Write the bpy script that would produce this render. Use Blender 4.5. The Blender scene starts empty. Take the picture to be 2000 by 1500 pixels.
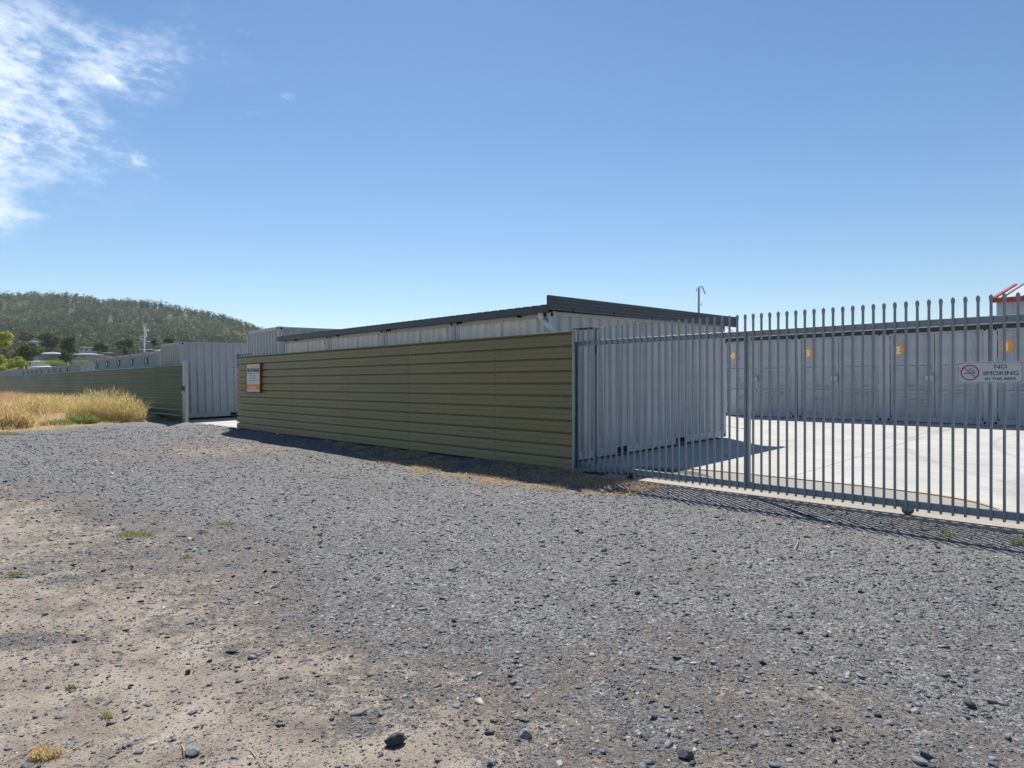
import bpy, math, random
import numpy as np
from mathutils import Vector, Matrix
R = math.radians
random.seed(7); rng = np.random.default_rng(11)
scene = bpy.context.scene
col = scene.collection
# ------------------------------------------------------------------ camera, sky, sun, exposure
cam_d = bpy.data.cameras.new('camera'); cam = bpy.data.objects.new('camera', cam_d); col.objects.link(cam)
cam.location = (0, 0, 1.40); cam.rotation_euler = (R(90), 0, 0)
cam_d.sensor_width = 36; cam_d.lens = 22.68; cam_d.clip_start = 0.05; cam_d.clip_end = 9000
scene.camera = cam
SUN_DIR = Vector((-0.14, 1.0, 0)).normalized() * math.cos(R(54)) + Vector((0, 0, math.sin(R(54))))
w = bpy.data.worlds.new('World'); scene.world = w; w.use_nodes = True
nt = w.node_tree; N = nt.nodes; L = nt.links; N.clear()
out = N.new('ShaderNodeOutputWorld'); bg = N.new('ShaderNodeBackground'); sky = N.new('ShaderNodeTexSky')
sky.sky_type = 'NISHITA'; sky.sun_disc = False; sky.sun_elevation = R(54); sky.sun_rotation = R(-8)
sky.altitude = 0; sky.air_density = 1.0; sky.dust_density = 0.1; sky.ozone_density = 1.4
bg.inputs['Strength'].default_value = 0.070
L.new(bg.outputs[0], out.inputs[0])
def vm(op, a=None, b=None):
    n = N.new('ShaderNodeVectorMath'); n.operation = op
    for i, s in enumerate((a, b)):
        if s is None: continue
        if isinstance(s, tuple): n.inputs[i].default_value = s
        else: L.new(s, n.inputs[i])
    return n.outputs[0]
def mm(op, a, b=None, clamp=False):
    n = N.new('ShaderNodeMath'); n.operation = op; n.use_clamp = clamp
    for i, s in enumerate((a, b)):
        if s is None: continue
        if isinstance(s, (int, float)): n.inputs[i].default_value = s
        else: L.new(s, n.inputs[i])
    return n.outputs[0]
def mrange(v, a, b, c=0.0, d=1.0):
    n = N.new('ShaderNodeMapRange'); n.interpolation_type = 'SMOOTHSTEP'
    n.inputs[1].default_value = a; n.inputs[2].default_value = b; n.inputs[3].default_value = c; n.inputs[4].default_value = d
    L.new(v, n.inputs[0]); return n.outputs[0]
tc = N.new('ShaderNodeTexCoord'); sx = N.new('ShaderNodeSeparateXYZ'); L.new(tc.outputs['Generated'], sx.inputs[0])
zz = mm('MAXIMUM', sx.outputs[2], 0.02)
px = mm('DIVIDE', sx.outputs[0], zz); py = mm('DIVIDE', sx.outputs[1], zz)
cb = N.new('ShaderNodeCombineXYZ'); L.new(px, cb.inputs[0]); L.new(py, cb.inputs[1])
q = mm('ADD', mm('ADD', px, mm('MULTIPLY', mm('SUBTRACT', py, 2.2), 0.86)), 1.16)       # < 0 inside the cirrus patch
def cnoise(scale, detail, rough, off=(0, 0, 0), zs=1.9):
    mp = N.new('ShaderNodeMapping'); mp.inputs['Scale'].default_value = (1, 1, zs); mp.inputs['Location'].default_value = off
    L.new(tc.outputs['Generated'], mp.inputs[0])
    n = N.new('ShaderNodeTexNoise'); n.inputs['Scale'].default_value = scale; n.inputs['Detail'].default_value = detail; n.inputs['Roughness'].default_value = rough
    n.inputs['Distortion'].default_value = 0.15
    L.new(mp.outputs[0], n.inputs[0]); return n.outputs[0]
n1 = cnoise(7.0, 4, 0.55); n2 = cnoise(22.0, 8, 0.62, (3, 1, 0), 2.1); n4 = cnoise(60.0, 6, 0.65, (1, 4, 0), 2.4)
qw = mm('ADD', q, mm('MULTIPLY', mm('SUBTRACT', n1, 0.5), 2.0))
inside = mrange(qw, 0.20, -0.55)
top = mm('MULTIPLY', mrange(mm('ADD', py, mm('MULTIPLY', mm('SUBTRACT', n1, 0.5), 1.2)), 1.62, 1.92), mrange(mm('ADD', py, mm('MULTIPLY', mm('SUBTRACT', n2, 0.5), 1.5)), 4.7, 3.9))
dens = mm('ADD', mm('ADD', mm('MULTIPLY', n1, 0.30), mm('MULTIPLY', n2, 0.52)), mm('MULTIPLY', n4, 0.20))
body = mrange(mm('ADD', dens, mm('MULTIPLY', inside, 0.10)), 0.50, 0.68)
wisps = mm('MULTIPLY', mrange(n2, 0.62, 0.78), mm('MULTIPLY', mrange(qw, 0.9, 0.1), 0.35))
cl = mm('ADD', mm('MULTIPLY', mm('MULTIPLY', inside, top), mm('ADD', mm('MULTIPLY', body, 0.74), 0.06)), mm('MULTIPLY', wisps, top), True)
cmix = N.new('ShaderNodeMix'); cmix.data_type = 'RGBA'
hs = N.new('ShaderNodeHueSaturation'); hs.inputs['Saturation'].default_value = 1.17; L.new(sky.outputs[0], hs.inputs['Color'])
L.new(cl, cmix.inputs['Factor']); L.new(hs.outputs[0], cmix.inputs[6]); cmix.inputs[7].default_value = (8.6, 9.6, 11.2, 1)
L.new(cmix.outputs[2], bg.inputs['Color'])
sd = bpy.data.lights.new('sun', 'SUN'); sun = bpy.data.objects.new('sun', sd); col.objects.link(sun)
sd.energy = 4.2; sd.angle = R(0.5); sd.color = (1.0, 0.965, 0.90)
sun.location = (0, 0, 40); sun.rotation_euler = SUN_DIR.to_track_quat('Z', 'Y').to_euler()
scene.view_settings.view_transform = 'Standard'; scene.view_settings.look = 'None'; scene.view_settings.gamma = 1
scene.view_settings.exposure = 0.72
scene.render.engine = 'CYCLES'
scene.cycles.max_bounces = 6; scene.cycles.diffuse_bounces = 4

# ------------------------------------------------------------------ materials
def tex_noise(nt, vec, scale, detail=5, rough=0.55):
    n = nt.nodes.new('ShaderNodeTexNoise'); n.inputs['Scale'].default_value = scale; n.inputs['Detail'].default_value = detail; n.inputs['Roughness'].default_value = rough
    nt.links.new(vec, n.inputs[0]); return n.outputs[0]
def ramp(nt, fac, stops, interp='LINEAR'):
    n = nt.nodes.new('ShaderNodeValToRGB'); n.color_ramp.interpolation = interp
    e = n.color_ramp.elements
    while len(e) < len(stops): e.new(0.5)
    for i, (p, c) in enumerate(stops):
        e[i].position = p; e[i].color = tuple(c) + (1,) if len(c) == 3 else c
    nt.links.new(fac, n.inputs[0]); return n.outputs[0]
def mixc(nt, fac, a, b, mode='MIX'):
    n = nt.nodes.new('ShaderNodeMix'); n.data_type = 'RGBA'; n.blend_type = mode
    for s, i in ((fac, 0), (a, 6), (b, 7)):
        if isinstance(s, (int, float)): n.inputs[i].default_value = s
        elif isinstance(s, tuple): n.inputs[i].default_value = s + (1,) if len(s) == 3 else s
        else: nt.links.new(s, n.inputs[i])
    return n.outputs[2]
def mat(name, c, c2=None, scale=3.0, rough=0.6, metal=0.0, bump=0.0, bscale=30.0, stretch=(1, 1, 1), streak=None, streak_c=None, fine=0.0, spec=0.5, spots=0.0, splash=0.0, vary=0.0):
    """c / c2: two real tones of the surface mixed by noise; streak: amount of run-off streaks down z"""
    m = bpy.data.materials.new(name); m.use_nodes = True; t = m.node_tree
    b = t.nodes['Principled BSDF']; b.inputs['Roughness'].default_value = rough; b.inputs['Metallic'].default_value = metal
    b.inputs['Specular IOR Level'].default_value = spec
    tcn = t.nodes.new('ShaderNodeTexCoord'); mp = t.nodes.new('ShaderNodeMapping'); mp.inputs['Scale'].default_value = stretch
    t.links.new(tcn.outputs['Object'], mp.inputs[0])
    if c2 is None: c2 = tuple(x * 0.86 for x in c)
    f = tex_noise(t, mp.outputs[0], scale, 6, 0.6)
    cc = ramp(t, f, [(0.32, c2), (0.68, c)])
    if streak:
        mp2 = t.nodes.new('ShaderNodeMapping'); mp2.inputs['Scale'].default_value = (9, 9, 0.55); t.links.new(tcn.outputs['Object'], mp2.inputs[0])
        s = tex_noise(t, mp2.outputs[0], 1.6, 7, 0.7)
        sr = ramp(t, s, [(0.50, (0, 0, 0)), (0.78, (streak,) * 3)])
        cc = mixc(t, sr, cc, streak_c or tuple(x * 0.5 for x in c))
    if spots:
        q1 = tex_noise(t, tcn.outputs['Object'], 5.5, 12, 0.75); cc = mixc(t, ramp(t, q1, [(0.66, (0, 0, 0)), (0.70, (spots,) * 3)]), cc, (0.16, 0.075, 0.035))
        q2 = tex_noise(t, mp.outputs[0], 3.1, 14, 0.85); cc = mixc(t, ramp(t, q2, [(0.64, (0, 0, 0)), (0.69, (spots * .5,) * 3)]), cc, (0.62, 0.63, 0.64))
    if splash:
        sx_ = t.nodes.new('ShaderNodeSeparateXYZ'); t.links.new(tcn.outputs['Object'], sx_.inputs[0]); nz_ = tex_noise(t, tcn.outputs['Object'], 6, 8, 0.7)
        ms = t.nodes.new('ShaderNodeMath'); ms.operation = 'MULTIPLY_ADD'; t.links.new(nz_, ms.inputs[0]); ms.inputs[1].default_value = -0.9; t.links.new(sx_.outputs[2], ms.inputs[2])
        cc = mixc(t, ramp(t, ms.outputs[0], [(0.0, (splash,) * 3), (0.12, (0, 0, 0))]), cc, (0.27, 0.24, 0.19))
    if vary:
        oi = t.nodes.new('ShaderNodeObjectInfo'); cc = mixc(t, 1.0, cc, ramp(t, oi.outputs['Random'], [(0.0, (1 - vary,) * 3), (1.0, (1 + vary * .6, 1 + vary * .5, 1 + vary * .4))]), 'MULTIPLY')
    if fine:
        g = tex_noise(t, tcn.outputs['Object'], 160, 3, 0.7)
        gr = ramp(t, g, [(0.3, (1 - fine,) * 3), (0.7, (1 + fine * 0.4,) * 3)])
        cc = mixc(t, 1.0, cc, gr, 'MULTIPLY')
    t.links.new(cc, b.inputs['Base Color'])
    rr = t.nodes.new('ShaderNodeMapRange'); rr.inputs[3].default_value = max(0.05, rough - 0.1); rr.inputs[4].default_value = min(1, rough + 0.12)
    t.links.new(f, rr.inputs[0]); t.links.new(rr.outputs[0], b.inputs['Roughness'])
    if bump:
        bn = t.nodes.new('ShaderNodeBump'); bn.inputs['Strength'].default_value = bump; bn.inputs['Distance'].default_value = 0.01
        h = tex_noise(t, tcn.outputs['Object'], bscale, 5, 0.6); t.links.new(h, bn.inputs['Height']); t.links.new(bn.outputs[0], b.inputs['Normal'])
    return m
def attr_mat(name, stops, attr='tone', rough=0.85, transl=0.0, spec=0.3, tint=None):
    m = bpy.data.materials.new(name); m.use_nodes = True; t = m.node_tree; b = t.nodes['Principled BSDF']
    a = t.nodes.new('ShaderNodeAttribute'); a.attribute_name = attr
    cc = ramp(t, a.outputs['Fac'], stops)
    t.links.new(cc, b.inputs['Base Color']); b.inputs['Roughness'].default_value = rough; b.inputs['Specular IOR Level'].default_value = spec
    if transl:
        tr = t.nodes.new('ShaderNodeBsdfTranslucent'); t.links.new(cc, tr.inputs[0]); mx = t.nodes.new('ShaderNodeMixShader'); mx.inputs[0].default_value = transl
        t.links.new(b.outputs[0], mx.inputs[1]); t.links.new(tr.outputs[0], mx.inputs[2]); t.links.new(mx.outputs[0], t.nodes['Material Output'].inputs[0])
    return m
M = {}
M['grey'] = mat('container_grey', (0.465, 0.485, 0.515), (0.385, 0.405, 0.435), 2.2, 0.32, 0, 0.15, 14, streak=0.35, streak_c=(0.24, 0.23, 0.21), fine=0.08, spots=0.50, vary=0.07)
M['greyrow'] = mat('container_door_grey', (0.47, 0.49, 0.52), (0.40, 0.42, 0.45), 1.6, 0.5, 0, 0.12, 9, streak=0.4, streak_c=(0.2, 0.19, 0.18), fine=0.08, spots=0.50, vary=0.07)
M['pale'] = mat('container_pale', (0.40, 0.42, 0.45), (0.34, 0.36, 0.39), 2.0, 0.5, 0, 0.12, 12, streak=0.35, streak_c=(0.28, 0.23, 0.19), fine=0.06, spots=0.45, vary=0.07)
M['white'] = mat('container_white', (0.86, 0.85, 0.80), (0.76, 0.75, 0.70), 2.0, 0.55, 0, 0.1, 12, streak=0.85, streak_c=(0.30, 0.19, 0.10), fine=0.06, spots=0.50, vary=0.07)
M['dark'] = mat('fascia_dark', (0.060, 0.070, 0.085), (0.045, 0.052, 0.064), 3, 0.45, 0, 0, streak=0.3, streak_c=(0.10, 0.10, 0.10), fine=0.05)
M['rowdark'] = mat('row_fascia_dark', (0.028, 0.032, 0.040), None, 3, 0.5)
M['screw'] = mat('screw_dark', (0.05, 0.048, 0.035), None, 3, 0.8)
M['black'] = mat('void_black', (0.008, 0.008, 0.009), None, 3, 0.9)
M['olive'] = mat('olive_cladding', (0.228, 0.186, 0.068), (0.182, 0.152, 0.060), 1.3, 0.42, 0, 0.12, 3.5, stretch=(0.4, 1, 1), streak=0.35, streak_c=(0.13, 0.13, 0.09), fine=0.05, splash=0.28, vary=0.05)
M['olive2'] = mat('green_cladding', (0.034, 0.078, 0.026), (0.022, 0.062, 0.032), 0.9, 0.38, 0, 0.1, 3.5, stretch=(0.3, 1, 1), fine=0.05, spec=0.18)
M['galv'] = mat('galvanised', (0.42, 0.45, 0.47), (0.30, 0.33, 0.36), 9, 0.42, 0.55, 0.05, 40, fine=0.06)
M['gate'] = mat('gate_steel', (0.275, 0.305, 0.345), (0.22, 0.245, 0.285), 6, 0.42, 0.2, 0.05, 40, fine=0.06)
M['gatelight'] = mat('gate_rail_steel', (0.28, 0.308, 0.348), (0.23, 0.255, 0.29), 5, 0.45, 0.2, 0.05, 30, fine=0.06)
M['rust'] = mat('rusty_steel', (0.13, 0.05, 0.03), (0.06, 0.03, 0.02), 14, 0.8, 0.2, 0.3, 60)
M['pvc'] = mat('pvc_pipe', (0.72, 0.71, 0.68), (0.62, 0.61, 0.58), 6, 0.4, fine=0.04)
M['brown'] = mat('wheel_grey', (0.15, 0.15, 0.14), (0.09, 0.085, 0.08), 12, 0.6, 0.2)
M['sign'] = mat('sign_white', (0.66, 0.67, 0.68), (0.60, 0.61, 0.63), 5, 0.4, fine=0.03)
M['numeral'] = mat('numeral_white', (0.85, 0.85, 0.85), (0.8, 0.8, 0.8), 5, 0.4)
M['signink'] = mat('sign_ink', (0.03, 0.035, 0.05), None, 5, 0.5)
M['signred'] = mat('sign_red', (0.42, 0.04, 0.12), (0.36, 0.035, 0.10), 5, 0.45)
M['orange'] = mat('orange_vinyl', (0.95, 0.42, 0.08), (0.90, 0.38, 0.07), 5, 0.45)
M['amber'] = mat('amber_vinyl', (0.85, 0.34, 0.02), (0.78, 0.28, 0.02), 5, 0.45)
M['redframe'] = mat('sign_frame_red', (0.30, 0.06, 0.03), (0.22, 0.05, 0.03), 9, 0.5)
M['greyink'] = mat('faded_ink', (0.30, 0.30, 0.33), None, 5, 0.5)
M['blue'] = mat('blue_paint', (0.03, 0.11, 0.30), (0.025, 0.09, 0.24), 5, 0.5)
M['yellow'] = mat('yellow_paint', (0.66, 0.66, 0.12), None, 5, 0.5)
M['conc'] = None
M['redtrim'] = mat('red_trim', (0.46, 0.05, 0.035), (0.38, 0.045, 0.03), 3, 0.45)
M['whiteroof'] = mat('white_roof', (0.52, 0.53, 0.55), (0.44, 0.45, 0.48), 1.5, 0.45)
M['whitewall'] = mat('white_wall', (0.52, 0.54, 0.56), (0.46, 0.48, 0.50), 1.5, 0.6)
M['glass'] = mat('window_glass', (0.05, 0.07, 0.09), None, 3, 0.12)
M['bark'] = mat('bark', (0.13, 0.10, 0.075), (0.08, 0.06, 0.045), 4, 0.9)
M['rock'] = mat('bluestone_dark', (0.060, 0.065, 0.075), (0.035, 0.038, 0.045), 30, 0.75, 0, 0.4, 70, fine=0.25)
M['rockg'] = mat('bluestone_grey', (0.25, 0.27, 0.28), (0.17, 0.185, 0.195), 30, 0.8, 0, 0.4, 70, fine=0.25)
M['rockb'] = mat('sandstone_brown', (0.33, 0.28, 0.21), (0.24, 0.20, 0.15), 30, 0.85, 0, 0.4, 70, fine=0.25)
M['housewall'] = mat('house_wall_grey', (0.20, 0.21, 0.23), None, 1, 0.8)
M['housewall2'] = mat('house_wall_blue', (0.30, 0.36, 0.40), None, 1, 0.8)
M['housewall3'] = mat('house_wall_brick', (0.30, 0.18, 0.13), None, 1, 0.8)
M['tileroof'] = mat('tile_roof', (0.27, 0.19, 0.15), (0.2, 0.14, 0.11), 2, 0.8)
M['darkroof'] = mat('dark_roof', (0.12, 0.12, 0.13), None, 2, 0.7)

def concrete(name, c, c2, bands=True):
    m = bpy.data.materials.new(name); m.use_nodes = True; t = m.node_tree; b = t.nodes['Principled BSDF']; b.inputs['Roughness'].default_value = 0.85
    tcn = t.nodes.new('ShaderNodeTexCoord')
    f = tex_noise(t, tcn.outputs['Object'], 0.7, 8, 0.65)
    cc = ramp(t, f, [(0.30, c2), (0.62, c)])
    mp = t.nodes.new('ShaderNodeMapping'); mp.inputs['Scale'].default_value = (0.9, 5.5, 1); mp.inputs['Rotation'].default_value = (0, 0, R(8)); t.links.new(tcn.outputs['Object'], mp.inputs[0])
    g = tex_noise(t, mp.outputs[0], 1.6, 8, 0.7)
    cc = mixc(t, 1.0, cc, ramp(t, g, [(0.25, (0.66, 0.645, 0.62)), (0.42, (0.90, 0.89, 0.875)), (0.62, (1.03, 1.02, 1.0))]), 'MULTIPLY')
    for (rx0, ry0, rad, wd_, am) in ((2.5, 15.5, 9.2, .16, .10), (2.5, 15.5, 10.8, .16, .09), (11.5, 9.5, 7.6, .15, .10), (11.5, 9.5, 9.1, .15, .09), (8.0, 3.0, 2.9, .5, .12)):
        vs_ = t.nodes.new('ShaderNodeVectorMath'); vs_.operation = 'DISTANCE'; t.links.new(tcn.outputs['Object'], vs_.inputs[0]); vs_.inputs[1].default_value = (rx0, ry0, 0.2)
        sb = t.nodes.new('ShaderNodeMath'); sb.operation = 'SUBTRACT'; t.links.new(vs_.outputs['Value'], sb.inputs[0]); sb.inputs[1].default_value = rad
        ab = t.nodes.new('ShaderNodeMath'); ab.operation = 'ABSOLUTE'; t.links.new(sb.outputs[0], ab.inputs[0])
        md = t.nodes.new('ShaderNodeMath'); md.operation = 'MULTIPLY_ADD'; t.links.new(f, md.inputs[0]); md.inputs[1].default_value = wd_; t.links.new(ab.outputs[0], md.inputs[2])
        cc = mixc(t, 1.0, cc, ramp(t, md.outputs[0], [(wd_ * .6, (1 - am * 1.6,) * 3), (wd_ * 1.2, (1, 1, 1))]), 'MULTIPLY')
    st_ = tex_noise(t, tcn.outputs['Object'], 1.1, 10, 0.8)
    cc = mixc(t, 1.0, cc, ramp(t, st_, [(0.30, (0.62, 0.60, 0.57)), (0.38, (1, 1, 1))]), 'MULTIPLY')
    h = tex_noise(t, tcn.outputs['Object'], 60, 5, 0.7)
    cc = mixc(t, 1.0, cc, ramp(t, h, [(0.3, (0.86, 0.86, 0.86)), (0.7, (1.06, 1.06, 1.06))]), 'MULTIPLY')
    t.links.new(cc, b.inputs['Base Color'])
    bn = t.nodes.new('ShaderNodeBump'); bn.inputs['Strength'].default_value = 0.25; bn.inputs['Distance'].default_value = 0.01
    t.links.new(h, bn.inputs['Height']); t.links.new(bn.outputs[0], b.inputs['Normal'])
    return m
M['conc'] = concrete('yard_concrete', (0.50, 0.482, 0.448), (0.40, 0.382, 0.35))
M['apron'] = concrete('old_concrete', (0.33, 0.30, 0.255), (0.25, 0.235, 0.21))
M['darkpatch'] = concrete('dark_patch', (0.085, 0.08, 0.072), (0.055, 0.052, 0.048))
M['track'] = concrete('track_concrete', (0.40, 0.355, 0.295), (0.31, 0.275, 0.235))
M['stain'] = mat('rust_stain', (0.52, 0.33, 0.17), (0.40, 0.24, 0.12), 6, 0.85, fine=0.1)

# ------------------------------------------------------------------ helpers
class MB:
    def __init__(s): s.v = []; s.f = []; s.mi = []; s.cur = 0
    def add(s, vs, fs):
        o = len(s.v); s.v += [tuple(p) for p in vs]; s.f += [tuple(o + i for i in f) for f in fs]; s.mi += [s.cur] * len(fs)
    def box(s, x0, x1, y0, y1, z0, z1):
        vs = [(x, y, z) for z in (z0, z1) for y in (y0, y1) for x in (x0, x1)]
        s.add(vs, [(0, 2, 3, 1), (4, 5, 7, 6), (0, 1, 5, 4), (2, 6, 7, 3), (0, 4, 6, 2), (1, 3, 7, 5)])
    def tube(s, p0, p1, r0, r1=None, n=10, caps=True):
        r1 = r0 if r1 is None else r1
        p0 = Vector(p0); p1 = Vector(p1); d = (p1 - p0).normalized()
        u = d.orthogonal().normalized(); v = d.cross(u)
        vs = []
        for p, r in ((p0, r0), (p1, r1)):
            for i in range(n):
                a = 2 * math.pi * i / n; vs.append(p + (u * math.cos(a) + v * math.sin(a)) * r)
        fs = [(i, (i + 1) % n, n + (i + 1) % n, n + i) for i in range(n)]
        if caps: fs += [tuple(range(n - 1, -1, -1)), tuple(range(n, 2 * n))]
        s.add(vs, fs)
    def path(s, pts, r, n=8):
        for a, b in zip(pts[:-1], pts[1:]):
            s.tube(a, b, r, r, n)
    def prism(s, pts2, axis, a0, a1):
        """extrude a closed 2D outline; axis 'x': pts are (y,z); 'y': pts are (x,z); 'z': (x,y)"""
        n = len(pts2)
        def P(p, a): return (a, p[0], p[1]) if axis == 'x' else ((p[0], a, p[1]) if axis == 'y' else (p[0], p[1], a))
        vs = [P(p, a0) for p in pts2] + [P(p, a1) for p in pts2]
        s.add(vs, [(i, (i + 1) % n, n + (i + 1) % n, n + i) for i in range(n)] + [tuple(range(n - 1, -1, -1)), tuple(range(n, 2 * n))])
    def disc(s, c, r, axis='y', th=0.004, n=28):
        c = Vector(c); e = Vector((0, th, 0)) if axis == 'y' else (Vector((th, 0, 0)) if axis == 'x' else Vector((0, 0, th)))
        s.tube(c - e, c, r, r, n)
    def mesh(s, name):
        me = bpy.data.meshes.new(name); me.from_pydata(s.v, [], s.f); me.update(); return me
def link(name, me, mats, parent=None, smooth=False):
    o = bpy.data.objects.new(name, me); col.objects.link(o)
    if not isinstance(mats, (list, tuple)): mats = [mats]
    for m in mats: me.materials.append(m)
    if parent: o.parent = parent
    if smooth:
        for p in me.polygons: p.use_smooth = True
    return o
def part(name, mb, m, parent=None, smooth=False, recalc=True):
    me = mb.mesh(name)
    if any(mb.mi): me.polygons.foreach_set('material_index', mb.mi)
    if recalc:
        import bmesh
        bm = bmesh.new(); bm.from_mesh(me); bmesh.ops.recalc_face_normals(bm, faces=bm.faces); bm.to_mesh(me); bm.free()
    return link(name, me, m, parent, smooth)
def tag(o, label, cat, group=None):
    o['label'] = label; o['category'] = cat
    if group: o['group'] = group
    return o
def thing(name, label, cat, loc=(0, 0, 0), rotz=0, group=None, tilt=0):
    o = bpy.data.objects.new(name, None); col.objects.link(o); o.location = loc; o.rotation_euler = (tilt, 0, rotz); o.empty_display_size = 0.3
    return tag(o, label, cat, group)
def struct(o, kind='structure'): o['kind'] = kind; return o
def copy_tree(o, parent=None, keep=lambda c: True):
    c = o.copy(); col.objects.link(c)
    if parent: c.parent = parent
    for ch in [x for x in bpy.data.objects if x.parent == o and x != c]:
        if keep(ch): copy_tree(ch, c, keep)
    return c
def bigmesh(name, verts, quads, m, tone=None, smooth=False, mat_idx=None):
    verts = np.asarray(verts, np.float32); quads = np.asarray(quads, np.int32)
    me = bpy.data.meshes.new(name); k = quads.shape[1]
    me.vertices.add(len(verts)); me.vertices.foreach_set('co', verts.ravel())
    me.loops.add(quads.size); me.loops.foreach_set('vertex_index', quads.ravel())
    me.polygons.add(len(quads)); me.polygons.foreach_set('loop_start', np.arange(0, quads.size, k, dtype=np.int32)); me.polygons.foreach_set('loop_total', np.full(len(quads), k, np.int32))
    if smooth: me.polygons.foreach_set('use_smooth', np.ones(len(quads), bool))
    if mat_idx is not None: me.polygons.foreach_set('material_index', np.asarray(mat_idx, np.int32))
    me.update(calc_edges=True); me.validate()
    if tone is not None:
        a = me.attributes.new('tone', 'FLOAT', 'POINT'); a.data.foreach_set('value', np.asarray(tone, np.float32).ravel())
    return link(name, me, m)
def text_mesh(s, size, bold=0.0, ext=0.0015, align='CENTER', sx=1.0):
    cu = bpy.data.curves.new('t', 'FONT'); cu.body = s; cu.size = size; cu.offset = bold; cu.extrude = ext; cu.align_x = align; cu.resolution_u = 3
    o = bpy.data.objects.new('t', cu); col.objects.link(o)
    me = bpy.data.meshes.new_from_object(o.evaluated_get(bpy.context.evaluated_depsgraph_get()))
    bpy.data.objects.remove(o); bpy.data.curves.remove(cu)
    me.transform(Matrix.Rotation(R(90), 4, 'X') @ Matrix.Diagonal((sx, 1, 1, 1)))
    me.materials.clear()
    return me
def put_text(name, s, size, loc, m, parent, bold=0.0, sx=1.0, align='CENTER'):
    me = text_mesh(s, size, bold, sx=sx, align=align)
    o = link(name, me, m, parent); o.location = loc; return o

# yard frame: a runs along the fence towards the right-near end, t runs into the yard
OX, OY = 0.955, 10.03; UX, UY = 0.698, -0.716; VX, VY = 0.716, 0.698
YROT = math.atan2(UY, UX)
def yz(t): return 0.0235 * max(t, 0)
def yard(a, t, z=0.0): return (OX + UX * a + VX * t, OY + UY * a + VY * t, z)
def to_at(x, y):
    dx = x - OX; dy = y - OY; return UX * dx + UY * dy, VX * dx + VY * dy

# ------------------------------------------------------------------ noise + ground
_lat = rng.random((256, 256))
def vnoise(x, y, s):
    x = np.asarray(x, float) / s + 517.3; y = np.asarray(y, float) / s + 311.7
    xi = np.floor(x).astype(int); yi = np.floor(y).astype(int); fx = x - xi; fy = y - yi
    fx = fx * fx * (3 - 2 * fx); fy = fy * fy * (3 - 2 * fy)
    g = lambda i, j: _lat[i % 256, j % 256]
    return (g(xi, yi) * (1 - fx) + g(xi + 1, yi) * fx) * (1 - fy) + (g(xi, yi + 1) * (1 - fx) + g(xi + 1, yi + 1) * fx) * fy
def fbm(x, y, s, o=4):
    v = 0; a = 0.5; tot = 0
    for i in range(o): v = v + a * vnoise(x, y, s / 2 ** i); tot += a; a *= 0.55
    return v / tot
def sstep(x, a, b):
    t = np.clip((x - a) / (b - a), 0, 1); return t * t * (3 - 2 * t)
def gravel_mask(x, y):
    Xb = np.interp(y, [1.2, 2.0, 2.35, 3, 3.5, 5, 6.5, 8, 12, 18], [1.9, 1.2, 0.8, -0.3, -1.1, -2.4, -4.1, -6.4, -12.5, -20])
    n = fbm(x, y, 1.6, 4) - 0.5; n2 = fbm(x + 40, y * 1.8 - 9, 0.7, 4) - 0.5
    g = sstep((x - Xb) + n * 2.6 + n2 * 1.4, -2.2, 2.6)
    g = np.maximum(g, 0.42 * sstep(fbm(x - 30, y * 2.2, 1.3, 4), 0.55, 0.72) * sstep(y, 2.2, 3.2))
    # tan patches in the gravel: a wheel-worn swathe in the middle distance and one at the gate
    tan = sstep(fbm(x * 0.55 + 11, y * 1.3 + 3, 1.5, 4), 0.53, 0.70)
    far = np.exp(-(((x + 6.2) / 2.6) ** 2 + ((y - 14.2) / 2.2) ** 2))
    g = g * (1 - 0.22 * tan * (1 - 0.5 * sstep(y, 9, 14))) * (1 - 0.75 * far)
    for off in (-.8, .8):
        xc = np.interp(y, [1.5, 3, 5, 8, 11, 15, 20], [3.2, 2.2, .6, -2.0, -4.8, -9.0, -15]) + off
        g = g - 0.20 * np.exp(-((x - xc) / .26) ** 2) * (0.4 + fbm(x, y, .9, 3))
    g = g - 0.46 * sstep(-y, -5.0, -2.2) * sstep(fbm(x + 5, y, .40, 4), .30, .75)
    return np.clip(0.14 + 0.86 * g, 0, 1)
def grass_edge(y): return np.interp(y, [10, 18, 20, 23.5, 30], [-17.5, -14.4, -13.6, -13.1, -13])
def verge(x, y):
    dx = x - OX; dy = y - OY; t = VX * dx + VY * dy
    e = grass_edge(y) + (fbm(x, y, 0.8, 3) - 0.5) * 1.2
    return sstep(e - x, -0.1, 0.5) * sstep(-t, -0.6, 0.1)
RX = np.array([-2.4, -0.95, -0.794, -0.69, -0.635, -0.59, -0.556, -0.516, -0.476, -0.437, -0.397, -0.36, -0.33])
RZ = np.array([172, 172, 168, 166, 158, 154, 151, 141, 132, 119, 103, 80, 0])
def hill(x, y):
    yy = np.maximum(y, 1.0); r = np.interp(x / yy, RX, RZ) / 1260.0
    k = r / 0.131
    prof = np.interp(yy, [110, 160, 240, 330, 420, 560, 760, 940, 1150, 1500], [0, 8, 24, 41, 60, 88, 124, 1, 1, 1]) / 1260.0
    near = prof * yy * np.clip(k * 1.0, 0, 1.1)
    u = np.clip((yy - 760) / 180, 0, 1)
    r0 = 124 / 1260 * k
    rr = np.where(yy < 760, near, yy * (r0 + (r - r0) * u))
    top = 940 * r
    rr = np.where(yy > 940, top * (1 - sstep(yy, 940, 1500) * 0.9), rr)
    rr = np.where(r > 0, rr, 0)
    n = (fbm(x, y, 90, 4) - 0.5) * 14 * sstep(yy, 300, 600) * np.clip(k, 0, 1) * (1 - sstep(yy, 850, 940))
    return rr + n
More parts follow.
